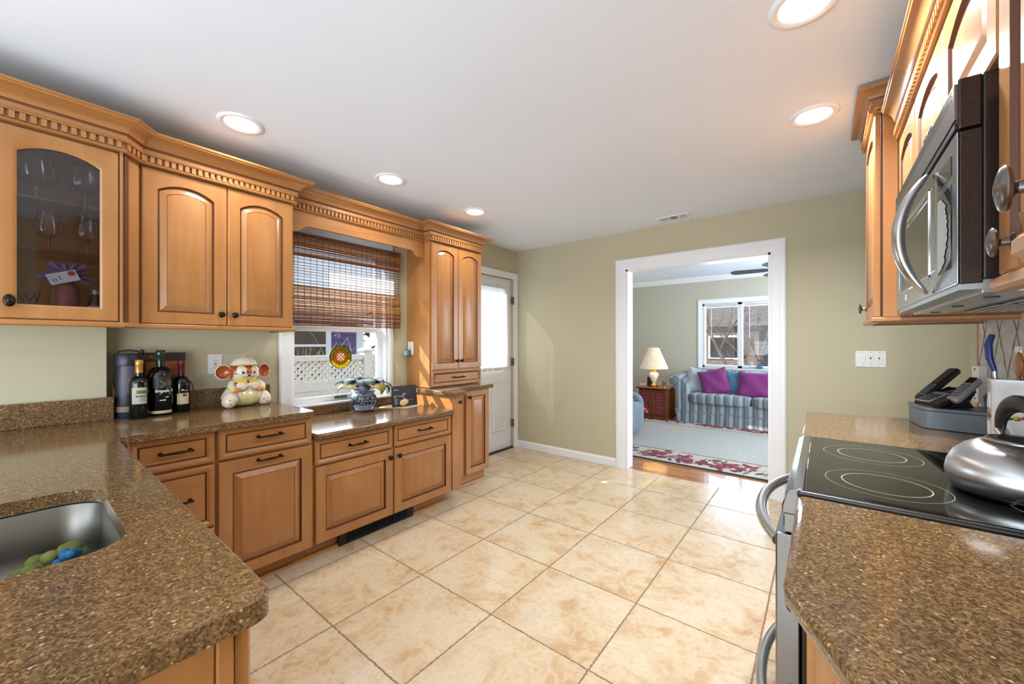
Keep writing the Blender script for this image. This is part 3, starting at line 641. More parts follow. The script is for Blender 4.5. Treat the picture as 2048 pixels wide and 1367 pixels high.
# peninsula base
pb = thing('sink_base_cabinet', 'maple base cabinet under the sink peninsula with plain end panel', 'cabinet', (-1.4, -.1, 0))
mb = MB(); cells(lambda s, z, d: (s, d, z), -2.16, -.692, .1, CT - .0345, -.42, .2, [(SK[0] - .03, SK[1] + .03, .6, CT - .0345)], 'maple_upright', mb); mb.box((-2.1, -.36, 0), (-.75, .12, .1), 'maple_across'); mb.build('carcass', pb, 0, bev=.002)
frp = lambda s, z, d: (s, .203 + d, z)
for s0, s1 in ((-1.16, -.694), (-1.63, -1.164), (-2.1, -1.634)): front(frp, s0, s1, .115, .862, .021, .055, 0, 'raised').build('door', pb, 30)
MB().box((-.692, -.40, .1), (-.688, .175, CT - .0345), 'maple_upright').build('end_panel', pb, 0)
MB().box((-.692, .178, .1), (-.685, .2, CT - .0345), 'maple_upright').build('corner_stile', pb, 0, bev=.003)
# drawer base
db = thing('drawer_base_cabinet', 'maple base cabinet with stacked drawers in the inner corner beside the peninsula', 'cabinet', (-2.6, .45, 0))
MB().box((XW + .01, .278, .105), (BX - .021, .594, CT - .0345), 'maple_upright').build('carcass', db, 0)
fr = left(BX - .02)
for z0, z1 in ((.709, .861), (.405, .698), (.115, .394)):
    d = front(fr, .285, .587, z0, z1, .02, .03, 0, 'drawer', mat='maple_along').build('drawer', db, 30); bar_handle(fr, .441, (z0 + z1) / 2 + .004, .02, d)
toe(db, .278, .594)
# pull-out base
ub = thing('pullout_base_cabinet', 'maple base cabinet with one drawer over a tall pull-out door with bar handle', 'cabinet', (-2.6, .82, 0))
MB().box((XW + .01, .596, .105), (BX - .021, 1.052, CT - .0345), 'maple_upright').build('carcass', ub, 0)
d = front(fr, .602, 1.044, .709, .861, .02, .03, 0, 'drawer', mat='maple_along').build('drawer', ub, 30); bar_handle(fr, .824, .797, .02, d)
d = front(fr, .602, 1.046, .112, .698, .02, .058, 0, 'raised', .062).build('door', ub, 30); bar_handle(fr, .824, .677, .02, d)
toe(ub, .596, 1.056)
# low base
lb = thing('low_base_cabinet', 'low maple base cabinet under the window with two doors below two drawers', 'cabinet', (-2.6, 1.6, 0)); frl = left(-2.297 - .02)
MB().box((XW + .01, 1.058, .105), (-2.297 - .021, 2.13, .722), 'maple_upright').build('carcass', lb, 0)
for s0, s1, hs in ((1.066, 1.590, 1.33), (1.602, 2.126, 1.862)):
    d = front(frl, s0, s1, .568, .718, .02, .03, 0, 'drawer', mat='maple_along').build('drawer', lb, 30); bar_handle(frl, hs, .65, .02, d)
for s0, s1, ks in ((1.070, 1.592, 1.562), (1.602, 2.128, 1.632)):
    d = front(frl, s0, s1, .112, .557, .02, .058, 0, 'raised').build('door', lb, 30); knob(frl, ks, .508, .02, d)
toe(lb, 1.058, 2.13)
# hutch base
hb = thing('hutch_base_cabinet', 'narrow maple base cabinet below the hutch with one tall door beside the white exit door', 'cabinet', (-2.6, 2.5, 0))
mb = MB(); mb.box((XW + .01, 2.236, .105), (-2.491, 2.77, CT - .0345), 'maple_upright'); mb.build('carcass', hb, 0)
mb = MB(); mb.box((XW + .01, 2.137, .112), (-2.297, 2.234, CT - .0345), 'maple_upright'); mb.build('end_panel', hb, 0, bev=.003)
frh = left(-2.49); d = front(frh, 2.462, 2.766, .108, .858, .02, .055, 0, 'raised').build('door', hb, 30); knob(frh, 2.495, .798, .02, d)
mb = MB(); mb.tube([(-2.297, 2.215, .806), (-2.285, 2.215, .806), (-2.280, 2.215, .800)], [.004, .004, .006], 'bronze', 8)
for a in (45, 135, 225, 315): mb.tube([(-2.285, 2.215, .806), (-2.282, 2.215 + .02 * math.cos(math.radians(a)), .806 + .014 * math.sin(math.radians(a)))], [.004, .005], 'bronze', 8)
mb.build('towel_hook', hb)
toe(hb, 2.236, 2.77, -2.535)
# heat register in the toe kick
rg = thing('toe_kick_register', 'black heat register set into the toe kick under the low cabinet', 'vent', (-2.385, 1.53, .03))
mb = MB(); cells(left(-2.392), 1.25, 1.822, .001, .098, 0, .012, [(1.30, 1.765, .015, .085)], 'black_plastic', mb); mb.build('frame', rg, 0, bev=.002)
mb = MB(); mb.box((-2.392, 1.30, .015), (-2.39, 1.765, .085), 'socket_dark')
for i in range(6): mb.box((-2.39, 1.30, .022 + i * .011), (-2.381, 1.765, .026 + i * .011), 'black_plastic')
for i in range(7): mb.box((-2.39, 1.36 + i * .058, .015), (-2.380, 1.364 + i * .058, .085), 'black_plastic')
mb.build('grille', rg, 0)

# ================================================================== BAMBOO BLIND, SUNCATCHER
bl = thing('bamboo_blind', 'woven bamboo roman shade half lowered over the kitchen window', 'blind', (-2.88, 1.6, 1.4)); random.seed(11)
def reeds(mb, x, z0, z1, pitch, h, mat, mats=None, y0=1.112, y1=2.055, sag=0.0, th=.003):
    z = z0
    while z < z1:
        hh = h * random.uniform(.75, 1.2); xx = x + random.uniform(-.001, .001); m = random.choice(mats) if mats else mat
        a, b = random.uniform(-.0012, .0012), random.uniform(-.0012, .0012)
        vs = [(xx - th / 2, y0, z + a), (xx + th / 2, y0, z + a), (xx + th / 2, y1, z + b), (xx - th / 2, y1, z + b), (xx - th / 2, y0, z + a + hh), (xx + th / 2, y0, z + a + hh), (xx + th / 2, y1, z + b + hh), (xx - th / 2, y1, z + b + hh)]
        mb.add(vs, [(0, 3, 2, 1), (4, 5, 6, 7), (0, 1, 5, 4), (1, 2, 6, 5), (2, 3, 7, 6), (3, 0, 4, 7)], m); z += pitch * random.uniform(.85, 1.15)
def warp(mb, x, z0, z1):
    for i in range(22): y = 1.125 + i * .0438; mb.box((x - .0006, y - .0009, z0), (x + .0022, y + .0009, z1), 'bamboo_red')
mb = MB(); reeds(mb, -2.868, 1.895, 2.055, .0078, .0070, 'bamboo_red', ['bamboo_red'] * 5 + ['bamboo_gold']); warp(mb, -2.866, 1.89, 2.058); mb.box((-2.90, 1.115, 2.035), (-2.872, 2.052, 2.06), 'bamboo_red'); mb.build('top_flap', bl, 0)
mb = MB(); reeds(mb, -2.874, 1.665, 1.90, .0205, .0040, 'bamboo_red'); reeds(mb, -2.876, 1.665, 1.90, .0205, .0030, 'bamboo_pale', th=.0012); warp(mb, -2.872, 1.60, 1.90); mb.build('open_weave', bl, 0); MB().box((-2.879, 1.115, 1.66), (-2.8785, 2.052, 1.91), 'blind_liner').build('liner', bl, 0)  # added translucent sheet scatters the sun and whitens the open weave
mb = MB(); reeds(mb, -2.868, 1.535, 1.68, .0068, .0064, 'bamboo_gold', ['bamboo_gold'] * 6 + ['bamboo_red']); warp(mb, -2.866, 1.535, 1.68); reeds(mb, -2.860, 1.455, 1.55, .0068, .0064, 'bamboo_gold', ['bamboo_gold'] * 3 + ['bamboo_red'] * 3); warp(mb, -2.858, 1.455, 1.55); mb.build('folds', bl, 0)
mb = MB(); reeds(mb, -2.868, 1.405, 1.46, .0115, .0075, 'bamboo_red'); warp(mb, -2.866, 1.405, 1.46); mb.build('hem', bl, 0)
mb = MB(); mb.tube([(-2.852, 1.955, 1.66), (-2.850, 1.962, 1.4), (-2.848, 1.99, 1.12), (-2.845, 2.08, .95), (-2.85, 2.1, .775)], .0022, 'label_cream', 6); mb.build('pull_cord', bl)
sc = thing('suncatcher', 'round yellow and amber stained glass suncatcher hanging in the kitchen window', 'suncatcher', (-2.965, 1.57, 1.17)); sx = -2.966; cy_, cz_ = 1.572, 1.172
def ring(mb, r0, r1, mat, n=48, a0=0, a1=360, th=.0025, x=sx, c=None):
    cy0, cz0 = c or (cy_, cz_)
    P_ = lambda r, a, d: (x + d, cy0 + r * math.cos(math.radians(a)), cz0 + r * math.sin(math.radians(a)))
    for i in range(n):
        a, b = a0 + (a1 - a0) * i / n, a0 + (a1 - a0) * (i + 1) / n
        vs = [P_(r, w, d) for d in (0, th) for r, w in ((r0, a), (r1, a), (r1, b), (r0, b))]
        mb.add(vs, [(0, 3, 2, 1), (4, 5, 6, 7), (0, 1, 5, 4), (1, 2, 6, 5), (2, 3, 7, 6), (3, 0, 4, 7)], mat)
mb = MB(); ring(mb, .061, .086, 'glass_olive', 40, 20, 160); ring(mb, .061, .086, 'glass_olive', 20, -20, 20); ring(mb, .061, .086, 'glass_olive', 20, 160, 205); ring(mb, .061, .086, 'glass_yellow', 40, 205, 340); ring(mb, .0, .058, 'glass_amber'); mb.build('glass_disc', sc, 0)
mb = MB(); ring(mb, .085, .089, 'bronze', th=.006); ring(mb, .058, .0615, 'bronze', th=.004); ring(mb, .0405, .0425, 'bronze', th=.004)
for i in range(16):
    a = math.radians(22.5 * i); c = (cy_ + .051 * math.cos(a), cz_ + .051 * math.sin(a)); ring(mb, .0055, .0085, 'glass_rose' if i % 2 else 'glass_olive', 10, th=.004, c=c)
    c = (cy_ + .072 * math.cos(a + .2), cz_ + .072 * math.sin(a + .2)); ring(mb, .004, .0065, 'bronze' if i % 2 else 'glass_rose', 10, th=.004, c=c)
mb.build('lead_lines', sc, 0)
mb = MB(); ring(mb, 0, .007, 'white_ink', 16, th=.005)
for i in range(8):
    a = math.radians(45 * i); d = Vector((0, math.cos(a), math.sin(a))); t = Vector((0, -math.sin(a), math.cos(a))); c = Vector((sx, cy_, cz_))
    vs = [c + d * r + t * w + Vector((q, 0, 0)) for q in (0, .005) for r, w in ((.012, -.0035), (.034, -.005), (.034, .005), (.012, .0035))]
    mb.add(vs, [(0, 3, 2, 1), (4, 5, 6, 7), (0, 1, 5, 4), (1, 2, 6, 5), (2, 3, 7, 6), (3, 0, 4, 7)], 'white_ink' if i % 2 else 'label_cream')
mb.build('spokes', sc, 0)
mb = MB(); mb.tube([(sx, 1.572 - .045, 1.247), (sx + .012, 1.56, 1.325), (sx, 1.572 + .045, 1.247)], .0016, 'bronze', 6); mb.build('cord', sc)
mb = MB(); mb.lathe([(.021, 0), (.018, .003), (.009, .007), (.007, .012), (.008, .014), (0, .015)], 'clear_dish', n=20, T=Matrix.Translation((-2.983, 1.556, 1.342)) @ Matrix.Rotation(math.pi / 2, 4, 'Y')); mb.tube([(-2.97, 1.556, 1.342), (-2.955, 1.557, 1.336), (-2.952, 1.558, 1.326), (-2.957, 1.559, 1.322)], .0022, 'pewter', 6); mb.build('suction_cup', sc)

# ================================================================== THINGS ON THE LEFT WORKTOPS
def lettering_on(mb, r, body, size, mat, c, face, z, weight=0.0, ang0=0.0):
    """lettering wrapped round a vertical bottle of radius r, centred on heading face (radians)"""
    bend = lambda x, y, zz: (c[0] + r * math.cos(face + ang0 + x / r), c[1] + r * math.sin(face + ang0 + x / r), z + y)
    mb.text(body, size, mat, None, bend=bend, weight=weight)
def wrap(mb, r, a0, a1, z0, z1, mat, c, n=20):
    vs = []; fs = []
    for i in range(n + 1):
        a = a0 + (a1 - a0) * i / n
        for z in (z0, z1): vs.append((c[0] + r * math.cos(a), c[1] + r * math.sin(a), z))
    for i in range(n): fs.append((2 * i, 2 * i + 2, 2 * i + 3, 2 * i + 1))
    mb.add(vs, fs, mat)
def toward(x, y): return math.atan2(-y, -x)
def bottle(name, label, x, y, z, H, r, neck, shoulder, foil, foilz, glass='bottle_glass', base=None):
    o = thing(name, label, 'bottle', (x, y, z), 'wine bottles on the window run worktop')
    p = [(r * .9, 0), (r, .006), (r, shoulder)]
    for i in range(1, 9): t = i / 8; p.append((neck + (r - neck) * math.cos(t * math.pi / 2) ** .8, shoulder + (foilz - .012 - shoulder) * (math.sin(t * math.pi / 2) ** 1.4) * .9))
    p += [(neck, foilz), (neck * .95, H - .004), (0, H - .004)]
    MB().lathe(p, glass, (x, y, z), 36).build('glass_body', o, 50)
    MB().lathe([(neck + .001, foilz), (neck + .0012, H - .030), (neck + .0022, H - .028), (neck + .0022, H - .003), (neck, H), (0, H)], foil, (x, y, z), 28, cap=False).build('foil_capsule', o, 50)
    return o
z0 = CT + .0006
bx, by = -2.745, .385; f = toward(bx, by); o = bottle('wine_bottle', 'wine bottle with gold foil neck and grey square label, front left of the three', bx, by, z0, .298, .0385, .0145, .175, 'gold_foil', .232)
mb = MB(); wrap(mb, .0391, f - .75, f + .80, z0 + .075, z0 + .158, 'label_paper', (bx, by)); wrap(mb, .0394, f - .25, f + .72, z0 + .127, z0 + .143, 'green_ink', (bx, by)); lettering_on(mb, .0395, 'McMANIS', .0125, 'ink', (bx, by), f, z0 + .113, .0003, .33)
wrap(mb, .0394, f + .05, f + .62, z0 + .099, z0 + .1012, 'ink', (bx, by)); wrap(mb, .0394, f + .02, f + .66, z0 + .088, z0 + .0915, 'grey_plastic', (bx, by)); mb.build('label', o, 0)
bx, by = -2.79, .475; f = toward(bx, by); o = bottle('wine_bottle', 'largest black wine bottle with green neck and flag emblem, middle of the three', bx, by, z0, .345, .0530, .0175, .20, 'bottle_green', .275)
mb = MB(); wrap(mb, .0534, f - .6, f + .9, z0 + .145, z0 + .205, 'black_label', (bx, by)); R = .0542
def fl(pts, mat):
    mb.add([(bx + R * math.cos(f + a), by + R * math.sin(f + a), z0 + z) for a, z in pts], [tuple(range(len(pts)))], mat)
fl([(.02, .148), (.80, .148), (.80, .185), (.02, .185)], 'white_ink'); R = .0545
fl([(.30, .172), (.80, .176), (.80, .190), (.42, .184)], 'red_ink'); fl([(.30, .149), (.80, .149), (.80, .161), (.52, .163)], 'blue_ink'); R = .0548
fl([(.02, .184), (.12, .184), (.36, .169), (.80, .171), (.80, .164), (.36, .163), (.14, .149), (.02, .149), (.22, .166)], 'green_ink'); fl([(.02, .178), (.02, .155), (.17, .1665)], 'ink')
lettering_on(mb, .0545, 'Impala R', .024, 'white_ink', (bx, by), f, z0 + .130, .0005, .36); R = .0545; fl([(-.06, .112), (.80, .112), (.80, .1155), (-.06, .1155)], 'white_ink'); fl([(-.06, .079), (.42, .079), (.42, .083), (-.06, .083)], 'white_ink'); fl([(.40, .094), (.64, .094), (.64, .099), (.40, .099)], 'white_ink')
mb.build('label', o, 0); mb = MB(); wrap(mb, .0535, f - .9, f + 1.0, z0 + .012, z0 + .026, 'label_cream', (bx, by)); mb.build('base_band', o, 0)
bx, by = -2.817, .568; f = toward(bx, by); o = bottle('wine_bottle', 'smaller wine bottle with dark red foil neck and cream label, right of the three', bx, by, z0, .29, .0385, .0138, .155, 'wine_foil', .215)
mb = MB(); wrap(mb, .0391, f - .5, f + .95, z0 + .045, z0 + .105, 'label_cream', (bx, by)); wrap(mb, .0394, f + .0, f + .75, z0 + .120, z0 + .1225, 'white_ink', (bx, by)); wrap(mb, .0394, f + .05, f + .2, z0 + .1225, z0 + .128, 'white_ink', (bx, by)); wrap(mb, .0393, f + .15, f + .6, z0 + .088, z0 + .1, 'ink', (bx, by)); mb.build('label', o, 0)
mb = MB(); mb.tube([(bx + .02, by + .034, z0 + .168), (bx + .016, by + .045, z0 + .150), (bx + .02, by + .05, z0 + .11), (bx + .018, by + .043, z0 + .07)], .003, 'black_label', 6); mb.build('neck_tag_ribbon', o)
# leather wine carrier
tx, ty = -2.838, .358; ca = thing('wine_carrier', 'dark navy leather wine carrier with handle behind the bottles', 'carrier', (tx, ty, z0)); f = toward(tx, ty)
MB().lathe([(.050, 0), (.052, .004), (.052, .31), (.048, .316), (0, .316)], 'navy_leather', (tx, ty, z0), 36).build('body', ca, 50)
MB().lathe([(.0545, .268), (.0555, .272), (.0555, .322), (.052, .328), (0, .330)], 'navy_leather', (tx, ty, z0), 36, cap=False).build('lid', ca, 50)
mb = MB(); wrap(mb, .0529, f - .55, f + .9, z0 + .125, z0 + .265, 'mauve_leather', (tx, ty)); wrap(mb, .0536, f + .0, f + .9, z0 + .125, z0 + .20, 'tan_leather', (tx, ty))
for k in range(6): wrap(mb, .054, f + .05 + .12 * (k % 3), f + .13 + .12 * (k % 3), z0 + .132 + .02 * (k // 3), z0 + .145 + .02 * (k // 3), 'navy_leather', (tx, ty), 2)
wrap(mb, .0529, f - 1.2, f + 1.2, z0 + .03, z0 + .058, 'tan_leather', (tx, ty)); mb.build('leather_panel', ca, 0)
tv = Vector((-math.sin(f), math.cos(f), 0)); mb = MB(); mb.tube([Vector((tx, ty, z0)) + tv * a + Vector((0, 0, b)) for a, b in ((-.045, .325), (-.035, .34), (0, .346), (.035, .34), (.045, .325))], .004, 'black_label', 8); mb.ell((tx + tv.x * .05, ty + tv.y * .05, z0 + .338), (.010, .010, .012), 'black_label'); mb.build('carry_handle', ca)
pq = thing('wooden_plaque', 'wooden presentation box with dark lettered lid behind the wine bottles', 'box', (-2.875, .47, z0))
MB().box((-2.891, .425, z0 + .001), (-2.866, .590, z0 + .285), 'dark_board').build('box_body', pq, 0, bev=.002)
mb = MB(); mb.box((-2.892, .42, z0 + .285), (-2.860, .595, z0 + .33), 'black_label')
mb.text('ORI', .032, 'gold_foil', Matrix.Translation((-2.8595, .442, z0 + .306)) @ Matrix.Rotation(math.pi / 2, 4, 'Z') @ Matrix.Rotation(math.pi / 2, 4, 'X')); mb.build('lid', pq, 0)
bk = thing('basket_ornament', 'small gilt wire ornament in the dark corner behind the leather carrier', 'ornament', (-2.9, .29, z0))
mb = MB()
for k in range(7): a = k * .45; mb.tube([(-2.893 + .012 * math.cos(a), .297 + .012 * math.sin(a), z0), (-2.893 + .018 * math.cos(a + .4), .299 + .018 * math.sin(a + .4), z0 + .10), (-2.893 + .006 * math.cos(a), .297 + .006 * math.sin(a), z0 + .20)], .0025, 'gold_foil', 5)
mb.build('wire', bk)

# outlets and switches
def plate(name, label, cat, fr, s, z, w=.072, h=.118, gang=1, kind='outlet'):
    o = thing(name, label, cat, fr(s, z, 0)); mb = MB(); fbox(mb, fr, s - w / 2, s + w / 2, z - h / 2, z + h / 2, 0, .005, 'white_plastic'); mb.build('cover_plate', o, 0, bev=.002)
    for g in range(gang):
        c = s + (g - (gang - 1) / 2) * .046; mb = MB(); fbox(mb, fr, c - .0165, c + .0165, z - .034, z + .034, .004, .0075, 'white_plastic')
        if kind == 'outlet':
            for dz in (-.019, .019):
                for dy in (-.006, .006): fbox(mb, fr, c + dy - .0013, c + dy + .0013, z + dz - .001, z + dz + .007, .0074, .0078, 'socket_dark')
                fbox(mb, fr, c - .002, c + .002, z + dz - .009, z + dz - .005, .0074, .0078, 'socket_dark')
            fbox(mb, fr, c - .007, c + .007, z + .0015, z + .0045, .0074, .0082, 'socket_dark'); fbox(mb, fr, c - .007, c + .007, z - .0045, z - .0015, .0074, .0082, 'socket_dark'); mb.build('receptacle', o, 0)
        else:
            if g: fbox(mb, fr, c - .003, c + .003, z - .002, z + .013, .0074, .0095, 'socket_dark'); fbox(mb, fr, c - .012, c + .012, z + .012, z + .0135, .0074, .0085, 'grey_plastic'); fbox(mb, fr, c - .010, c - .004, z - .02, z - .018, .0074, .0085, 'socket_dark')
            mb.build('rocker', o, 0, bev=.0008)
        for dz in (-.049, .049):
            mb = MB(); mb.cyl(fr(c, z + dz, .004), fr(c, z + dz, .0058), .003, 'silver_plastic', 10); mb.build('screw', o)
    return o
plate('wall_outlet', 'white outlet plate on the wall behind the ceramic cookie jar', 'outlet', left(XW), .749, 1.153)
plate('switch_plate', 'white three-gang switch plate on the wall right of the wide opening', 'switch', back(YB), .275, 1.165, .166, .118, 3, 'switch')
hs = back(2.165)
plate('side_outlet', 'white outlet plate on the side of the hutch cabinet', 'outlet', hs, -2.862, 1.235, .072, .118)
pf = thing('plug_in_freshener', 'small blue-grey plug-in device in the outlet on the hutch side', 'plug-in', (-2.865, 2.12, 1.18))
mb = MB(); fbox(mb, hs, -2.895, -2.845, 1.165, 1.222, .008, .045, 'grey_plastic'); mb.build('housing', pf, 0, bev=.006); mb = MB(); fbox(mb, hs, -2.889, -2.851, 1.172, 1.214, .045, .060, 'pale_line'); mb.build('refill', pf, 0, bev=.005)

# ceramic cookie jar
jx, jy = -2.785, .862; fd = math.radians(4); J = Matrix.Translation((jx, jy, CT + .001)) @ Matrix.Rotation(fd, 4, 'Z') @ Matrix.Scale(1.0, 4)
ck = thing('cookie_jar', 'glazed ceramic cookie jar shaped as a big-eared seated animal in a cap', 'cookie jar', (jx, jy, CT))
def body_pick(x, y, z): return 'belly_glaze' if (x > .30 and abs(y) < .40 - .10 * z and z < .10) else 'cream_glaze'
mb = MB().ell((0, 0, .085), (.080, .122, .084), 'cream_glaze', None, 64, 40, body_pick, .82)
mb.v = [tuple(J @ Vector((x * (1 - .42 * max(0, (z - .055) / .11)), y * (1 - .50 * max(0, (z - .055) / .11)), z))) for x, y, z in mb.v]; mb.build('body', ck, 60)
for sg in (-1, 1):
    mb = MB(); T = J @ Matrix.Translation((.040, sg * .090, .046)) @ Matrix.Rotation(sg * .35, 4, 'X'); mb.ell((0, 0, 0), (.045, .037, .047), 'cream_glaze', T, 32, 22, None, .9)
    for dy, dz, w in ((-.014, -.002, .009), (.004, .010, .006), (.012, -.006, .006), (-.002, -.022, .007)): mb.ell((.0425 - abs(dz) * .1, dy, dz), (.002, w, .0022), 'line_glaze', T, 10, 6)
    mb.build('foot', ck, 60)
    mb = MB(); mb.tube([J @ Vector((.074, sg * .048, .006)), J @ Vector((.083, sg * .055, .05)), J @ Vector((.078, sg * .070, .092))], .0016, 'line_glaze', 6); mb.build('trouser_seam', ck)
for sg in (-1, 1):
    mb = MB(); mb.tube([J @ Vector((.015, sg * .068, .142)), J @ Vector((.040, sg * .084, .122)), J @ Vector((.060, sg * .076, .108))], [.019, .020, .017], 'cream_glaze', 14); mb.ell((.060, sg * .076, .106), (.016, .019, .017), 'yellow_glaze', J, 20, 14); mb.ell((.074, sg * .062, .103), (.015, .018, .012), 'blush_glaze', J, 20, 14); mb.build('arm', ck, 60)
for sg in (-1, 1):
    mb = MB(); mb.ell((.059, sg * .030, .125), (.012, .035, .028), 'cream_glaze', J, 28, 18); mb.build('vest', ck, 60)
    mb = MB(); mb.tube([J @ Vector((.076, sg * .004, .125)), J @ Vector((.077, sg * .016, .102)), J @ Vector((.070, sg * .036, .096)), J @ Vector((.060, sg * .056, .100))], .0017, 'line_glaze', 6); mb.build('vest_hem', ck)
for sg in (-1, 1):
    mb = MB(); c = [(.052, sg * .002, .156), (.070, sg * .012, .142), (.066, sg * .046, .145), (.040, sg * .066, .150), (.0, sg * .068, .154), (.0, sg * .05, .166), (.040, sg * .040, .166)]
    mb.prism([J @ Vector(p) for p in c], (0, 0, .006), 'yellow_glaze'); mb.build('collar', ck, 20, bev=.002)
def head_pick(x, y, z):
    if abs(y) > .84 or x < .05: return 'brown_glaze'
    e = ((abs(y) - .43) / (.27 + .05 * z)) ** 2 + ((z - .12) / .56) ** 2
    if e < 1: return 'cream_glaze'
    return 'cream_glaze' if z < -.16 else 'brown_glaze'
MB().ell((0, 0, .208), (.072, .083, .060), 'brown_glaze', J, 128, 84, head_pick, .92).build('head', ck, 60)
for sg in (-1, 1):
    T = J @ Matrix.Translation((-.004, sg * .108, .210)) @ Matrix.Rotation(sg * .30, 4, 'Z') @ Matrix.Rotation(math.pi / 2, 4, 'Y') @ Matrix.Diagonal((1.0, .92, 1, 1)); mb = MB()
    mb.lathe([(0, -.016), (.030, -.014), (.043, -.002), (.046, .006), (.044, .012), (.040, .013)], 'brown_glaze', n=40, T=T, cap=False, mats=['brown_glaze', 'brown_glaze', 'brown_glaze', 'cream_glaze', 'cream_glaze']); mb.lathe([(.040, .013), (.034, .005), (.020, -.003), (0, -.006)], 'brown_glaze', n=40, T=T, cap=False); mb.build('ear', ck, 60)
mb = MB()
for sg in (-1, 1):
    mb.ell((.0625, sg * .0305, .204), (.0075, .0145, .0105), 'white_plastic', J, 22, 14); mb.ell((.0675, sg * .0295, .206), (.0045, .0095, .0085), 'line_glaze', J, 18, 12); mb.ell((.0715, sg * .0275, .2095), (.0015, .0022, .0022), 'white_plastic', J, 8, 6)
mb.ell((.0715, 0, .190), (.006, .0085, .0055), 'ink', J, 16, 10)
for sg in (-1, 1): mb.tube([J @ Vector((.0712, 0, .185)), J @ Vector((.0695, sg * .010, .179)), J @ Vector((.064, sg * .026, .179)), J @ Vector((.060, sg * .034, .185))], .0014, 'line_glaze', 6)
mb.build('face', ck, 60)
mb = MB(); mb.lathe([(.070, .247), (.072, .250), (.068, .257), (.060, .273), (.046, .288), (.026, .298), (0, .301)], 'cream_glaze', n=56, T=J, cap=False, mats=['yellow_glaze', 'cream_glaze']); mb.lathe([(.070, .247), (.0, .247)], 'cream_glaze', n=56, T=J, cap=False)
mb.build('cap_lid', ck, 60)
mb = MB(); mb.ell((.050, 0, .2515), (.044, .062, .0045), 'yellow_glaze', J, 36, 10); mb.build('cap_brim', ck, 60); mb = MB(); mb.ell((0, 0, .303), (.011, .011, .006), 'yellow_glaze', J); mb.build('cap_button', ck, 60)

# potted plant on saucer
px, py = -2.785, 1.665; LZ = .757
so = tag(MB().lathe([(.05, .0006), (.075, .002), (.104, .014), (.110, .020), (.106, .021), (.075, .007), (.0, .006)], 'clear_dish', (px, py, LZ), 40).build('glass_saucer', None, 50), 'clear glass saucer under the potted plant on the low worktop', 'saucer')
po = thing('potted_plant', 'leafy violet in a blue and white china pot below the window', 'plant', (px, py, LZ + .007))
mb = MB(); mb.lathe([(.056, 0), (.064, .005), (.070, .022), (.090, .055), (.096, .084), (.088, .118), (.076, .133), (.079, .143), (.094, .151), (.094, .157), (.082, .157), (.073, .140), (0, .134)], 'blue_white_china', (px, py, LZ + .007), 44); mb.build('pot', po, 60)
MB().ell((px, py, LZ + .146), (.07, .07, .008), 'bark').build('soil', po)
random.seed(5); zt = LZ + .160
for k in range(44):
    a = k * 2.39996 + random.uniform(-.2, .2); el = 1.35 - 1.15 * (k / 43) + random.uniform(-.15, .15); L = .068 + .070 * (k / 43) * random.uniform(.8, 1.2)
    d = Vector((math.cos(a) * math.cos(el), math.sin(a) * math.cos(el), math.sin(el))); b0 = Vector((px, py, zt - .01)) + Vector((math.cos(a), math.sin(a), 0)) * .014; tip = b0 + d * L + Vector((0, 0, .018))
    mb = MB(); mb.tube([b0, b0 + d * L * .6 + Vector((0, 0, .004)), tip], .0016, 'stem_red', 5)
    t = Vector((-math.sin(a), math.cos(a), 0)); out = Vector((math.cos(a), math.sin(a), 0)); ll = random.uniform(.085, .115); wd = ll * random.uniform(.36, .46); droop = random.uniform(.25, .75) + (0.6 if k > 38 else 0)
    vs = []; n = 8
    for i in range(n + 1):
        s = i / n; w = wd * math.sin(math.pi * min(1, s * .93 + .07)) ** .7 if i < n else 0
        c = tip + out * (ll * s * math.cos(droop * s)) * (.5 + .5 * math.cos(el)) - Vector((0, 0, ll * s * math.sin(droop * s) - .012 * s)); vs += [c - t * w + Vector((0, 0, .006 * w / wd)), c, c + t * w + Vector((0, 0, .006 * w / wd))]
    fs = [q for i in range(n) for q in ((3 * i, 3 * i + 1, 3 * i + 4, 3 * i + 3), (3 * i + 1, 3 * i + 2, 3 * i + 5, 3 * i + 4))]
    mb.add(vs, fs, random.choice(['leaf_green', 'leaf_green', 'leaf_dusk', 'leaf_dusk', 'leaf_gold'] if k > 30 else ['leaf_green', 'leaf_dusk', 'leaf_dusk'])); o = mb.build('leaf', po, 60); m_ = o.modifiers.new('t', 'SOLIDIFY'); m_.thickness = .0012
# dark display card and shell
E1, E2 = Vector((-2.71, 1.872, LZ + .006)), Vector((-2.665, 2.085, LZ + .006)); ex = (E2 - E1).normalized(); nrm = Vector((ex.y, -ex.x, 0)); lean = .20
ez = (Vector((0, 0, math.cos(lean))) - nrm * math.sin(lean)); ew = (E2 - E1).length
T = Matrix.Translation(E1) @ Matrix(((ex.x, ez.x, nrm.x, 0), (ex.y, ez.y, nrm.y, 0), (ex.z, ez.z, nrm.z, 0), (0, 0, 0, 1)))
dp = thing('display_tablet', 'dark slate tablet display leaning on the low worktop beside the plant', 'display', tuple((E1 + E2) / 2))
MB().box((0, 0, -.016), (ew, .168, 0), 'black_plastic', T).build('case', dp, 0, bev=.004)
mb = MB(); mb.box((.006, .006, 0), (ew - .006, .162, .0008), 'slate_screen', T)
for yy, l in ((.060, .028), (.050, .026), (.040, .024), (.030, .022), (.022, .02)): mb.box((.02, yy, .001), (.02 + l, yy + .003, .0013), 'pale_line', T)
mb.box((.06, .05, .001), (.185, .0512, .0013), 'pale_line', T); mb.box((.022, .073, .001), (.029, .081, .0013), 'pale_line', T)
mb.box((.02, .134, .001), (.038, .139, .0013), 'pale_line', T); mb.box((.041, .134, .001), (.056, .139, .0013), 'pale_line', T)
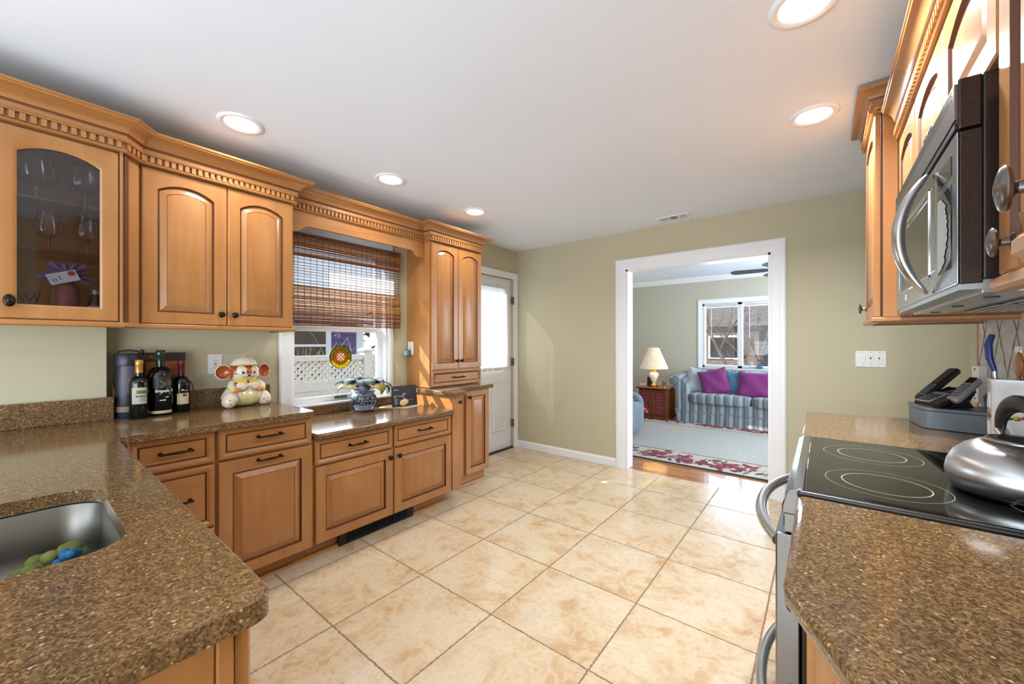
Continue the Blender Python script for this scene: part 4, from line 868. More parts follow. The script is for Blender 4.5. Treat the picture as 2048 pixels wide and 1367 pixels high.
def squig(pts):
    for a, b in zip(pts, pts[1:]):
        a, b = Vector((*a, .001)), Vector((*b, .001)); n = Vector((-(b - a).y, (b - a).x, 0)).normalized() * .0018; mb.add([T @ q for q in (a - n, b - n, b + n, a + n)], [(0, 1, 2, 3)], 'pale_line')
squig([(.012, .078), (.022, .088), (.045, .088), (.075, .086), (.090, .092), (.098, .104), (.106, .112)]); squig([(.085, .078), (.1, .088), (.115, .098), (.122, .106)]); squig([(.092, .074), (.106, .07), (.11, .06)]); squig([(.096, .106), (.104, .100), (.116, .103)]); mb.build('screen', dp, 0)
mb = MB(); Tt = T @ Matrix.Translation((.095, .034, .012)) @ Matrix.Rotation(.25, 4, 'Z'); mb.ell((0, 0, 0), (.040, .026, .009), 'shell_tan', Tt, 30, 16); mb.ell((0, 0, .0035), (.033, .02, .0075), 'label_cream', Tt, 30, 12)
tag(mb.build('shell_dish', None, 60), 'oval tan shell propped against the dark tablet display', 'shell')
mb = MB(); random.seed(4); b = [(-2.80 + .0, 1.80), (-2.62, 1.93), (-2.63, 2.10), (-2.72, 2.125), (-2.86, 2.06), (-2.88, 1.88)]
mb.prism([(x, y, LZ + .0005) for x, y in b], (0, 0, .002), 'label_cream'); tag(mb.build('paper_sheet', None, 0), 'cream paper lying under the dark tablet on the low worktop', 'paper')

# ================================================================== INSIDE THE GLASS CABINET
def goblet(name, label, x, y, z, H, R, stem):
    o = thing(name, label, 'glass', (x, y, z), 'stemware behind the arched cabinet glass'); b = stem
    p = [(R * .55, 0), (R * .55, .002), (.006, .008), (.0045, .02), (.0045, b - .01), (.012, b)]
    for i in range(1, 11): t = i / 10; p.append((R * math.sin(min(1, .12 + t * .88) * math.pi * .78 + .15 * t) ** .8 if t < 1 else R * .72, b + (H - b) * (1 - math.cos(t * math.pi * .5)) ** .9))
    MB().lathe(p, 'goblet_glass', (x, y, z), 32, cap=False).build('bowl_and_stem', o, 60); return o
goblet('wine_goblet', 'large balloon wine glass at the left of the top glass shelf', -2.66, .048, 1.8822, .215, .062, .085)
goblet('wine_goblet', 'large balloon wine glass at the right of the top glass shelf', -2.66, .192, 1.8822, .215, .062, .085)
goblet('wine_goblet', 'smaller wine glass at the left of the second glass shelf', -2.66, .082, 1.6722, .175, .046, .07)
goblet('wine_goblet', 'slim wine glass at the right of the second glass shelf', -2.66, .196, 1.6722, .185, .042, .075)
gx, gy, gz = -2.66, .135, ZB + .02
tb = thing('gift_bottle', 'red gift bottle in cellophane with purple tulle bow and paper tag', 'gift', (gx, gy, gz))
MB().lathe([(.036, 0), (.038, .004), (.038, .13), (.02, .165), (.014, .17), (.014, .19), (0, .19)], 'red_soap', (gx, gy, gz), 28).build('bottle', tb, 50)
mb = MB(); mb.tube([(gx + .0386 * math.cos(t), gy + .0386 * math.sin(t), gz + .022 + .007 * math.sin(t * 13)) for t in [-.7 + .05 * i for i in range(29)]], .0012, 'white_ink', 5); mb.build('script_line', tb)
mb = MB(); mb.lathe([(.055, 0), (.058, .01), (.05, .06), (.046, .11), (.034, .15), (.016, .168), (.03, .20), (.045, .215)], 'cellophane', (gx, gy, gz), 14, cap=False); mb.build('cellophane', tb, 0)
mb = MB()
for lay in range(3):
    vs = []; NA, NR = 60, 7
    for i in range(NA + 1):
        an = math.radians(-35 + 250 * i / NA + 8 * lay)
        for j in range(NR + 1):
            t = j / NR; R_ = .008 + (.062 - .008 * lay + .012 * math.sin(i * .37 + lay)) * t
            vs.append((gx + .012 + .010 * lay + t * .018 * math.sin(i * 1.05 + 1.7 * lay), gy + R_ * math.cos(an) * 1.1, gz + .185 + R_ * math.sin(an) * .85))
    mb.add(vs, [(i * (NR + 1) + j, (i + 1) * (NR + 1) + j, (i + 1) * (NR + 1) + j + 1, i * (NR + 1) + j + 1) for i in range(NA) for j in range(NR)], 'tulle')
mb.build('tulle_bow', tb, 60)
T = Matrix.Translation((gx + .052, gy - .012, gz + .172)) @ Matrix.Rotation(math.pi / 2, 4, 'Z') @ Matrix.Rotation(math.pi / 2 - .15, 4, 'X') @ Matrix.Rotation(.38, 4, 'Z')
mb = MB(); mb.box((-.046, -.022, 0), (.046, .026, .001), 'white_plastic', T); mb.box((-.012, -.006, .001), (-.009, .010, .0013), 'ink', T); mb.lathe([(.007, .0011), (.0045, .0014)], 'ink', n=12, T=T @ Matrix.Translation((-.028, -.004, 0)), cap=False); mb.lathe([(.012, .0011), (.007, .0014), (0, .0014)], 'red_ink', n=14, T=T @ Matrix.Translation((.03, .012, 0))); mb.build('tag', tb, 0)
sx_, sy_ = -2.62, .222; sb = thing('small_bottle', 'small clear bottle with white label in the lower right of the glass cabinet', 'bottle', (sx_, sy_, gz))
MB().lathe([(.026, 0), (.028, .004), (.028, .07), (.013, .095), (.012, .112), (0, .112)], 'bottle_glass', (sx_, sy_, gz), 24).build('glass_body', sb, 50)
mb = MB(); wrap(mb, .0285, -1.2, 1.4, gz + .02, gz + .055, 'label_paper', (sx_, sy_)); mb.build('label', sb, 0); MB().lathe([(.0135, .108), (.0135, .128), (0, .128)], 'silver_plastic', (sx_, sy_, gz), 20).build('bottle_cap', sb)
wo = thing('wire_ornament', 'small black wire figure in the lower left of the glass cabinet', 'ornament', (-2.66, .03, gz)); mb = MB(); random.seed(2)
mb.lathe([(.022, 0), (.022, .006), (.004, .012), (.004, .03)], 'black_plastic', (-2.66, .03, gz), 16)
for k in range(6): a = k * 1.05; mb.tube([(-2.66, .03, gz + .025), (-2.66 + .012 * math.cos(a), .03 + .022 * math.sin(a), gz + .065), (-2.66 + .008 * math.cos(a + 1), .03 + .03 * math.sin(a + .6), gz + .10 + .01 * math.sin(k))], .0022, 'black_plastic', 6)
mb.build('wire', wo)

# ================================================================== CEILING
def can(label, x, y, first=[None]):
    if first[0] is None:
        o = thing('recessed_light', label, 'ceiling light', (x, y, CE), 'recessed ceiling lights')
        MB().lathe([(.074, -.004), (.084, -.010), (.096, -.009), (.104, -.001), (.104, 0), (.074, 0)], 'white_trim', (x, y, CE), 48, cap=False).build('trim_ring', o, 50)
        MB().lathe([(.076, -.0035), (.055, -.005), (0, -.006)], 'lens_glow', (x, y, CE), 40, cap=False).build('lens', o, 60); first[0] = o
    else: o = copy_tree(first[0], (x, y, CE), label)
    light("can_beam", "AREA", (x, y, CE - .014), (16.0 if x > -1 else 3.6), ((.96, .98, 1.0) if x > -1 else (1.0, .93, .82)), (0, 0, -1), .14, spread=math.radians(150))
    return o
can('recessed ceiling light nearest, above the glass-door cabinet', -2.36, .717); can('recessed ceiling light in front of the window valance', -2.35, 1.605); can('recessed ceiling light nearest the hutch cabinet', -2.356, 2.456)
can('recessed ceiling light beside the right-hand wall cabinet crown', -.035, 2.466); can('recessed ceiling light cut by the top edge of the picture', -.048, 1.64)
cv = thing('ceiling_vent', 'white louvred air vent in the ceiling above the wide opening', 'vent', (-1.054, 3.70, CE))
mb = MB(); cells(lambda s, z, d: (s, z, CE - d), -1.195, -.915, 3.615, 3.755, 0, .007, [(-1.165, -1.10, 3.635, 3.735), (-1.085, -1.02, 3.635, 3.735), (-1.005, -.945, 3.635, 3.735)], 'white_trim', mb); mb.build('frame', cv, 0, bev=.002)
mb = MB(); mb.box((-1.165, 3.635, CE - .002), (-.945, 3.735, CE), 'socket_dark')
for i in range(3):
    mb.box((-1.158 + i * .019, 3.635, CE - .006), (-1.147 + i * .019, 3.735, CE - .002), 'white_trim'); mb.box((-1.0 + i * .019, 3.635, CE - .006), (-.989 + i * .019, 3.735, CE - .002), 'white_trim')
for i in range(6): mb.box((-1.085, 3.64 + i * .016, CE - .005), (-1.02, 3.648 + i * .016, CE - .002), 'silver_plastic')
mb.build('louvres', cv, 0)

# ================================================================== RIGHT RUN
RX = .257; DX = .180; OS = .62
def crown_r(parent, path, z0, rng, zs=ZS): 
    global _cp
    keep = _cp; _cp = [(o * (OS if o > 0 else 1), z) for o, z in keep]; o = crown(parent, path, z0, rng, 'maple_along', -1, zs); _cp = keep; return o
def rail_r(parent, pts, z0, z1): 
    mb = MB(); sweep(mb, [(-.02, z0), (.004, z0), (.010, z0 + .006), (.010, z1 - .005), (.004, z1), (-.02, z1)], pts, ['maple_along'], True, -1); return mb.build('light_rail', parent, 25)
fr = right(RX + .02); frd = right(DX + .02)
RP = [(XR - .004, .70), (RX, .70), (RX, 2.36), (XR - .004, 2.36)]
def wallcab(name, label, y0, y1, z0, z1, doors, f, xf, kz, kin=None):
    o = thing(name, label, 'cabinet', (.45, (y0 + y1) / 2, z0)); MB().box((xf + .021, y0, z0), (XR - .002, y1, z1), 'maple_upright').build('carcass', o, 0, bev=.002)
    for s0, s1, ks in doors:
        d = front(f, s0, s1, z0 + .004, z1 - .006, .02, .056, .036, 'raised').build('door', o, 30)
        if ks: knob(f, ks, kz, .02, d, 'pewter', True, k=1.05)
    return o
c = wallcab('wall_cabinet', 'maple wall cabinet above the microwave with two short arched doors', 1.142, 1.98, 1.822, ZT, ((1.146, 1.568, 1.542), (1.572, 1.976, 1.60)), fr, RX, 1.852)
crown_r(c, [(RX, 1.142), (RX, 1.98)], ZT, (0, 1))
c = wallcab('wall_cabinet', 'narrow maple wall cabinet half hidden behind the far side of the microwave', 1.982, 2.358, 1.395, ZT, ((1.986, 2.354, None),), fr, RX, 1.45)
crown_r(c, [(RX, 1.982), (RX, 2.33)], ZT, (0, 1))
c = wallcab('wall_cabinet', 'maple wall cabinet with an upright arched door at the near side of the microwave', .704, 1.14, 1.402, ZT, ((.708, 1.136, 1.06),), fr, RX, 1.456)
crown_r(c, [(RX, .704), (RX, 1.142)], ZT, (0, 1)); rail_r(c, [(RX, .704), (RX, 1.14)], 1.376, 1.402)
c = wallcab('wall_cabinet', 'deep tall maple wall cabinet with its own crown, farthest from the camera', 2.36, 2.80, 1.395, 2.30, ((2.368, 2.796, 2.76),), frd, DX, 1.46)
mb = MB(); mb.box((DX + .027, 2.353, 1.395), (DX + .075, 2.36, 2.30), 'maple_upright'); mb.box((DX + .0205, 2.356, 1.395), (DX + .027, 2.36, 2.30), 'maple_shadow_gap'); mb.build('side_stile', c, 0, bev=.002)
keep = OS; OS = .62
crown_r(c, [(XR - .004, 2.36), (DX, 2.36), (DX, 2.80), (XR - .004, 2.80)], 2.295, (0, 3), .62)
rail_r(c, [(XR - .004, 2.36), (DX, 2.36), (DX, 2.80), (XR - .004, 2.80)], 1.372, 1.395)
c = wallcab('wall_cabinet', 'deep maple wall cabinet nearest the camera, only its oval knob in view', .10, .70, 1.402, 2.30, ((.402, .696, .672), (.106, .398, .37)), frd, DX, 1.449)
rail_r(c, [(XR - .004, .70)[:2], (DX, .70), (DX, .10)][::-1], 1.376, 1.402)

# microwave
mw = thing('microwave', 'over-range microwave with steel face and bowed handle below the right-hand wall cabinets', 'microwave', (.4, 1.565, 1.395)); M0, M1 = 1.166, 1.972
mf = right(.21)
mb = MB(); mb.box((.245, M0, 1.405), (XR - .002, M1, 1.808), 'dark_enamel'); mb.build('case', mw, 0, bev=.003)
mb = MB(); mb.prism([(.212, y, z) for y, z in ((M0, 1.708), (M1, 1.708), (M1, 1.808), (M0, 1.808))], (.033, 0, 0), 'dark_enamel'); mb.build('vent_housing', mw, 0, bev=.004)
mb = MB(); fbox(mb, mf, M0 + .004, M1 - .002, 1.728, 1.800, -.004, .003, 'steel_dark'); fbox(mb, mf, M0 + .004, M1 - .002, 1.709, 1.721, -.004, .002, 'black_plastic')
for i in range(3): fbox(mb, mf, M0 + .02, M1 - .02, 1.775 + i * .008, 1.778 + i * .008, .0, .0036, 'black_plastic')
mb.build('vent_grille', mw, 0, bev=.001)
mb = MB(); cells(mf, 1.352, M1, 1.398, 1.702, -.035, 0, [(1.425, 1.90, 1.452, 1.66)], 'steel_dark', mb); fbox(mb, mf, 1.40, 1.92, 1.44, 1.67, -.034, -.010, 'socket_dark'); dr = mb.build('door', mw, 0, bev=.002)
mb = MB(); fbox(mb, mf, 1.425, 1.90, 1.452, 1.66, -.012, -.004, 'black_glass'); mb.build('door_window', dr, 0)
mb = MB()
for s0, s1, z0, z1 in ((1.419, 1.906, 1.446, 1.452), (1.419, 1.906, 1.66, 1.666), (1.419, 1.425, 1.446, 1.666), (1.90, 1.906, 1.446, 1.666)): fbox(mb, mf, s0, s1, z0, z1, -.002, .0025, 'chrome')
mb.build('window_frame', dr, 0, bev=.001)
hp = []; n = 28
for i in range(n + 1):
    t = -1 + 2 * i / n; d = .006 + .052 * (1 - abs(t) ** 2.1); hp.append(mf(1.408, 1.55 + .148 * t, d))
mb = MB(); mb.tube(hp, [.006 + .016 * math.sin(math.pi * i / n) ** .5 for i in range(n + 1)], 'steel', 16, .6); mb.build('handle', dr, 60)
mb = MB(); fbox(mb, mf, M0, 1.348, 1.398, 1.702, -.004, 0, 'steel_dark'); fbox(mb, mf, M0, 1.348, 1.398, 1.702, -.035, -.004, 'dark_enamel'); cp = mb.build('control_panel', mw, 0, bev=.002)
mb = MB(); fbox(mb, mf, 1.205, 1.322, 1.436, 1.61, -.002, .0012, 'black_glass'); fbox(mb, mf, 1.205, 1.322, 1.628, 1.668, -.002, .0012, 'black_glass'); mb.build('keypad', cp, 0)
random.seed(6); mb = MB(); pts = [(1.318, 1.438), (1.318, 1.605)] + [(1.222 + random.uniform(-.004, .016) + .045 * (abs(k - 13) / 13) ** 2, 1.60 - k * .006) for k in range(27)]
mb.poly([mf(s, z, .0022) for s, z in pts], 'silver_plastic'); mb.build('worn_patch', cp, 0)
mb = MB(); fbox(mb, mf, 1.772, 1.80, 1.418, 1.436, -.002, .0015, 'chrome'); fbox(mb, mf, 1.776, 1.790, 1.421, 1.433, .001, .002, 'grey_plastic'); mb.build('badge', dr, 0)
mb = MB(); mb.box((.214, M0 + .004, 1.386), (XR - .01, M1 - .004, 1.405), 'silver_plastic'); mb.box((.25, M0 + .03, 1.380), (.33, M1 - .03, 1.387), 'steel'); mb.box((.36, M0 + .06, 1.381), (.56, 1.54, 1.387), 'black_plastic'); mb.box((.36, 1.60, 1.381), (.56, M1 - .06, 1.387), 'black_plastic')
for k in range(8): mb.box((.365 + k * .024, M0 + .06, 1.379), (.372 + k * .024, M1 - .06, 1.382), 'steel')
for y in (1.30, 1.57, 1.84): mb.lathe([(.012, 0), (.012, -.003), (0, -.003)], 'socket_dark', (.285, y, 1.381), 14, cap=False)
mb.build('underside', mw, 0, bev=.001)

# worktops right
wn = thing('near_countertop', 'speckled brown stone worktop with clipped corner in the near right foreground', 'countertop', (.25, .8, .905))
slab('slab', [(-.05, 1.209), (-.05, .762), (-.046, .742), (.152, .325), (.16, .30), (.587, .30), (.587, 1.209)], .865, .905, (), wn)
wf = thing('far_countertop', 'speckled brown stone worktop beyond the range carrying the telephone', 'countertop', (.25, 2.3, .905))
slab('slab', [(-.068, 1.957), (.587, 1.957), (.587, 2.80), (-.06, 2.70), (-.068, 2.69)], .865, .905, (), wf)
bn = thing('corner_base_cabinet', 'maple base cabinet with angled front door under the near right worktop', 'cabinet', (.3, .75, 0))
cd = Vector((.198, -.417, 0)).normalized(); cn = Vector((cd.y, -cd.x, 0)); cn = cn if cn.x < 0 else -cn
MB().prism([(.0, 1.207, .1), (.0, .775, .1), (.195, .36, .1), (.585, .34, .1), (.585, 1.207, .1)], (0, 0, .765), 'maple_upright').build('carcass', bn, 0)
MB().prism([(.06, 1.207, 0), (.06, .79, 0), (.25, .40, 0), (.585, .38, 0), (.585, 1.207, 0)], (0, 0, .1), 'maple_along').build('toe_kick', bn, 0)
fc = lambda s, z, d: tuple(Vector((.0, .775, z)) + cd * s + cn * d)
front(fc, .02, .44, .115, .86, .02, .05, 0, 'raised').build('door', bn, 30)
fs = right(.0)
d = front(fs, .79, 1.20, .715, .86, .02, .03, 0, 'drawer', mat='maple_along').build('drawer', bn, 30); knob(fs, .805, .848, .02, d)
d = front(fs, .79, 1.20, .115, .705, .02, .055, 0, 'raised').build('door', bn, 30); knob(fs, .805, .69, .02, d)
bf = thing('far_base_cabinet', 'maple base cabinet under the far right worktop, hidden behind the range', 'cabinet', (.3, 2.3, 0))
MB().prism([(.0, 1.957, .1), (.0, 2.67, .1), (.585, 2.74, .1), (.585, 1.957, .1)], (0, 0, .765), 'maple_upright').build('carcass', bf, 0)
MB().prism([(.06, 1.957, 0), (.06, 2.62, 0), (.585, 2.68, 0), (.585, 1.957, 0)], (0, 0, .1), 'maple_along').build('toe_kick', bf, 0)
front(fs, 1.965, 2.66, .115, .86, .02, .055, 0, 'raised').build('door', bf, 30)

# range
rg = thing('range', 'stainless steel range with black glass cooktop between the two right-hand worktops', 'stove', (.26, 1.583, 0)); R0, R1 = 1.216, 1.951
MB().box((-.04, R0, .05), (XR - .02, R1, .895), 'dark_enamel').build('body', rg, 0)
mb = MB(); mb.box((-.05, R0 - .004, .894), (XR - .016, R1 + .004, .911), 'black_plastic'); mb.build('cooktop_frame', rg, 0, bev=.006, seg=3)
ckt = MB().box((-.036, R0 + .012, .905), (XR - .05, R1 - .022, .9125), 'black_glass').build('cooktop_glass', rg, 0, bev=.0015)
mb = MB()
def hring(c, r, w=.0028): 
    n = 64; vs = []
    for i in range(n):
        a = 2 * math.pi * i / n
        for q in (r - w / 2, r + w / 2): vs.append((c[0] + q * math.cos(a), c[1] + q * math.sin(a), .9129))
    mb.add(vs, [(2 * i, 2 * i + 1, (2 * i + 3) % (2 * n), (2 * i + 2) % (2 * n)) for i in range(n)], 'ring_mark')
for c_, r_ in (((.124, 1.74), (.083, .121)), ((.127, 1.40), (.086, .121)), ((.43, 1.76), (.075,)), ((.43, 1.40), (.095,))):
    for q in r_: hring(c_, q, .003 if q < .1 else .0014)
mb.build('burner_rings', rg, 0)
mb = MB(); mb.loops([[(x, y, z) for x, z in ((-.036, .9135), (-.058, .912), (-.072, .902), (-.082, .865), (-.082, .845), (-.036, .845))] for y in (R0 + .004, R1 - .004)], ['steel_dark']); mb.build('front_trim', rg, 30, bev=.003)
mb = MB()
for k in range(9): mb.box((-.079, R0 + .01 + k * .082, .812), (-.074, R0 + .07 + k * .082, .832), 'black_plastic')
mb.box((-.076, R0 + .004, .80), (-.04, R1 - .004, .845), 'steel_dark'); mb.build('vent_strip', rg, 0)
def rdoor(nm, z0, z1, hz):
    mb = MB(); mb.box((-.096, R0 + .006, z0), (-.044, R1 - .006, z1), 'steel_dark'); o = mb.build(nm, rg, 0, bev=.004)
    hp = []
    for i in range(25): t = -1 + 2 * i / 24; hp.append((-.092 - .068 * (1 - abs(t) ** 2.2), 1.583 + .315 * t, hz))
    mb = MB(); mb.tube(hp, .0155, 'steel', 16); mb.build('handle', o, 60); return o
od = rdoor('oven_door', .275, .792, .752); rdoor('storage_drawer', .07, .262, .205)
mb = MB(); mb.box((-.0975, R0 + .12, .40), (-.095, R1 - .12, .66), 'black_glass'); mb.build('oven_window', od, 0)

# kettle
kx, ky, kz = .372, 1.492, .9132; kt = thing('kettle', 'brushed steel whistling kettle with black arched handle on the glass cooktop', 'kettle', (kx, ky, kz))
MB().lathe([(.098, 0), (.112, .004), (.122, .024), (.124, .046), (.120, .070), (.109, .094), (.090, .114), (.068, .127), (.052, .132)], 'steel_kettle', (kx, ky, kz), 64).build('body', kt, 60)
MB().lathe([(.054, .130), (.057, .134), (.051, .138), (.046, .136), (.020, .142), (0, .143)], 'chrome', (kx, ky, kz), 48, cap=False, mats=['chrome', 'chrome', 'black_plastic', 'black_plastic', 'black_plastic']).build('lid', kt, 60)
sd = Vector((.20, -.98, 0)).normalized(); K = Vector((kx, ky, kz))
mb = MB(); mb.tube([K + sd * .07 + Vector((0, 0, .080)), K + sd * .100 + Vector((0, 0, .100)), K + sd * .122 + Vector((0, 0, .122))], [.034, .029, .026], 'steel_kettle', 28); mb.tube([K + sd * .121 + Vector((0, 0, .121)), K + sd * .126 + Vector((0, 0, .126)), K + sd * .129 + Vector((0, 0, .129))], [.028, .028, .024], 'chrome', 28); mb.build('spout', kt, 50)
mb = MB(); hp = []; n = 24
for i in range(n + 1): a = math.radians(-8 + 196 * i / n); hp.append(K + sd * (.074 * math.cos(a)) + Vector((0, 0, .155 + .066 * math.sin(a))))
mb.tube(hp, [.013 + .008 * math.sin(math.pi * i / n) for i in range(n + 1)], 'black_plastic', 16, .5); mb.build('handle', kt, 60)
mb = MB()
for q in (hp[0], hp[-1]):
    b_ = K + (q - K) * 1.0; b_ = Vector((K.x + (q.x - K.x) * .72, K.y + (q.y - K.y) * .72, K.z + .118)); mb.tube([b_, (b_ + q) / 2 + Vector((0, 0, .006)), q], [.010, .012, .0135], 'chrome', 12, .6)
mb.build('handle_bracket', kt, 60)

# telephone on grey box
sb = thing('desk_organizer', 'dark grey low box with rounded front on the far worktop under the telephone', 'box', (.42, 2.5, .905))
ol = [(.325, 2.66), (.345, 2.50), (.36, 2.482), (.53, 2.44), (.56, 2.46), (.56, 2.66)]
mb = MB(); mb.prism([(x, y, .906) for x, y in ol], (0, 0, .078), 'grey_plastic'); mb.build('body', sb, 20, bev=.003)
def inset(l, k): c = (sum(p[0] for p in l) / len(l), sum(p[1] for p in l) / len(l)); return [(c[0] + (x - c[0]) * k, c[1] + (y - c[1]) * k) for x, y in l]
mb = MB(); mb.prism([(x, y, .984) for x, y in inset(ol, 1.03)], (0, 0, .014), 'grey_plastic'); mb.build('top_lid', sb, 20, bev=.003)
cc = Vector((.430, 2.54, .998))
ph = thing('telephone', 'black and silver telephone base with keypad standing on the grey box', 'telephone', tuple(cc)); vd = Vector((.80, .60, 0)).normalized()   # the phone tips up towards the right in the photo
pd = Vector((vd.y, -vd.x, 0))
def TP(o, tilt): 
    a = (vd * math.cos(tilt) + Vector((0, 0, 1)) * math.sin(tilt)).normalized(); c_ = a.cross(pd) * -1
    c_ = c_ if c_.z > 0 else -c_
    return Matrix.Translation(o) @ Matrix(((a.x, pd.x, c_.x, 0), (a.y, pd.y, c_.y, 0), (a.z, pd.z, c_.z, 0), (0, 0, 0, 1)))
Tb = TP(cc - vd * .085 + Vector((0, 0, .006)), .40)
mb = MB(); mb.box((0, -.055, 0), (.165, .055, .018), 'black_plastic', Tb); mb.prism([tuple(cc + vd * a + pd * -.04 + Vector((0, 0, b))) for a, b in ((-.03, .002), (.075, .002), (.055, .03), (.08, .066), (.0, .04))], tuple(pd * .08), 'black_plastic'); mb.build('cradle', ph, 0, bev=.004)
mb = MB(); mb.box((.004, -.05, .018), (.10, .012, .0205), 'silver_plastic', Tb)
for r_ in range(4):
    for c_ in range(3): mb.box((.012 + r_ * .018, -.044 + c_ * .017, .0205), (.024 + r_ * .018, -.033 + c_ * .017, .023), 'black_plastic', Tb)
mb.box((.108, -.045, .018), (.155, .01, .021), 'black_glass', Tb); mb.build('keypad', ph, 0)
def handset(label, off, tilt, mat, L):
    o = thing('telephone_handset', label, 'telephone', tuple(off)); T = TP(off, tilt); mb = MB()
    mb.loops([[T @ Vector(p) for p in ((x, -.024 * w, -.010 * w), (x, .024 * w, -.010 * w), (x, .026 * w, .004), (x, .018 * w, .014 * w), (x, -.018 * w, .014 * w), (x, -.026 * w, .004))] for x, w in ((0, .75), (.01, 1), (L - .012, 1), (L, .7))], [mat]); b_ = mb.build('body', o, 40, bev=.003)
    mb = MB()
    for i in range(5):
        for q in (-1, 0, 1): mb.box((.02 + i * .016, q * .012 - .004, .0138), (.03 + i * .016, q * .012 + .004, .0165), 'grey_plastic', T)
    mb.box((.105, -.014, .0138), (.138, .014, .0158), 'black_glass', T); mb.build('keypad', o, 0); return o
handset('black cordless handset with silver edge tilted steeply on the far side of the telephone', Vector((.350, 2.585, 1.020)), .70, 'black_plastic', .215)
handset('silver cordless handset lying on the near side of the telephone base', Vector((.432, 2.475, 1.030)), .74, 'silver_plastic', .14)
ch = thing('phone_charger', 'small grey plug adapter hanging on the stone backsplash', 'adapter', (.585, 2.62, .99)); mb = MB(); T = Matrix.Translation((.575, 2.66, .97)) @ Matrix.Rotation(-.45, 4, 'X'); mb.box((-.014, -.022, 0), (.014, .022, .075), 'grey_plastic', T); mb.build('housing', ch, 0, bev=.003); MB().box((-.004, -.006, .075), (.004, .006, .09), 'grey_plastic', T).build('prong', ch, 0)
frw = right(XR - .0125)
ps = thing('outlet_strip', 'white vertical outlet strip on the stone backsplash edge', 'outlet', (.58, 2.80, 1.08)); mb = MB(); fbox(mb, frw, 2.735, 2.835, 1.005, 1.175, 0, .028, 'white_plastic'); mb.build('housing', ps, 0, bev=.003)
mb = MB()
for z in (1.022, 1.158): mb.cyl(frw(2.785, z, .027), frw(2.785, z, .0295), .006, 'socket_dark', 10)
fbox(mb, frw, 2.77, 2.80, 1.075, 1.10, .027, .034, 'silver_plastic'); mb.build('fittings', ps)
# utensil crock
uc = thing('utensil_crock', 'square white ceramic utensil crock with raised fruit motif behind the kettle', 'crock', (.52, 2.10, .906))
Tc = Matrix.Translation((.520, 2.10, .906)) @ Matrix.Rotation(-.12, 4, 'Z'); mb = MB(); q = .064
def sq(r, z, c=.2): return [tuple(Tc @ Vector((x, y, z))) for x, y in rrect(-r, r, -r, r, r * c, 4)]
mb.loops([sq(q * .92, 0), sq(q * .97, .01), sq(q, .03), sq(q, .235), sq(q * 1.03, .245), sq(q * 1.02, .252), sq(q * .92, .252), sq(q * .90, .02)], ['china_white'])
for a in (0, 1, 2, 3):
    T = Tc @ Matrix.Rotation(a * math.pi / 2, 4, 'Z')
    for y, z, r, m in ((-.012, .125, .010, 'glass_amber'), (.008, .128, .011, 'red_ink'), (.022, .122, .009, 'blue_ink'), (-.028, .124, .008, 'green_ink'), (.036, .126, .008, 'green_ink')): mb.ell((q, y, z), (.004, r, r * .7), m if m != 'glass_amber' else 'gold_foil', T, 12, 8)
    mb.tube([T @ Vector((q, -.03 + .06 * (i / 12), .15 + .055 * math.sin(math.pi * i / 12))) for i in range(13)], .003, 'china_white', 6); mb.tube([T @ Vector((q, -.025 + .05 * (i / 12), .10 - .05 * math.sin(math.pi * i / 12))) for i in range(13)], .003, 'china_white', 6)
mb.build('body', uc, 40)
def utensil(name, label, x, y, pts, r, mat, head=None):
    o = thing(name, label, 'utensil', (x, y, 1.0), 'utensils in the white crock'); B = Tc @ Vector((x, y, .03)); mb = MB(); mb.tube([B + Vector(p) for p in pts], r, mat, 10); mb.build('stem', o, 60)
    if head: head(o, B)
    return o
def hd(o, B): mb = MB(); mb.tube([B + Vector(p) for p in ((-.012, .012, .245), (-.022, .02, .29), (-.024, .024, .34), (-.014, .026, .375))], [.010, .014, .015, .011], 'blue_grip', 12, .7); mb.build('grip', o, 60)
utensil('kitchen_shears', 'utensil with curved blue grip standing in the white crock', -.035, .03, [(0, 0, 0), (-.006, .006, .12), (-.012, .012, .25)], .006, 'steel', hd)
def hd(o, B): mb = MB(); mb.ell(B + Vector((.0, .0, .27)), (.008, .032, .045), 'dark_board', None, 18, 12); mb.build('bowl', o, 60)
utensil('wooden_spoon', 'wooden spoon with round brown bowl standing in the white crock', .0, .0, [(0, 0, 0), (0, 0, .24)], .005, 'dark_board', hd)
def hd(o, B):
    mb = MB()
    for a in range(6): w = a * math.pi / 6; mb.tube([B + Vector((.028 * math.sin(t) * math.cos(w), .028 * math.sin(t) * math.sin(w), .20 + .075 * (1 - math.cos(t)) / 2 * 1.3)) for t in [math.pi * 2 * i / 20 - math.pi for i in range(21)]], .0014, 'chrome', 5)
    mb.build('wires', o)
utensil('whisk', 'wire whisk standing in the white crock', .03, .02, [(0, 0, 0), (0, 0, .2)], .006, 'steel', hd)
def hd(o, B): mb = MB(); T = Matrix.Translation(B + Vector((.0, .02, .285))); mb.box((-.003, -.028, -.05), (.003, .028, .05), 'shelf_glass', T); mb.build('blade', o, 0, bev=.002)
utensil('spatula', 'clear plastic spatula standing at the back of the white crock', .01, .05, [(0, 0, 0), (0, .01, .14), (0, .02, .25)], .005, 'white_plastic', hd)

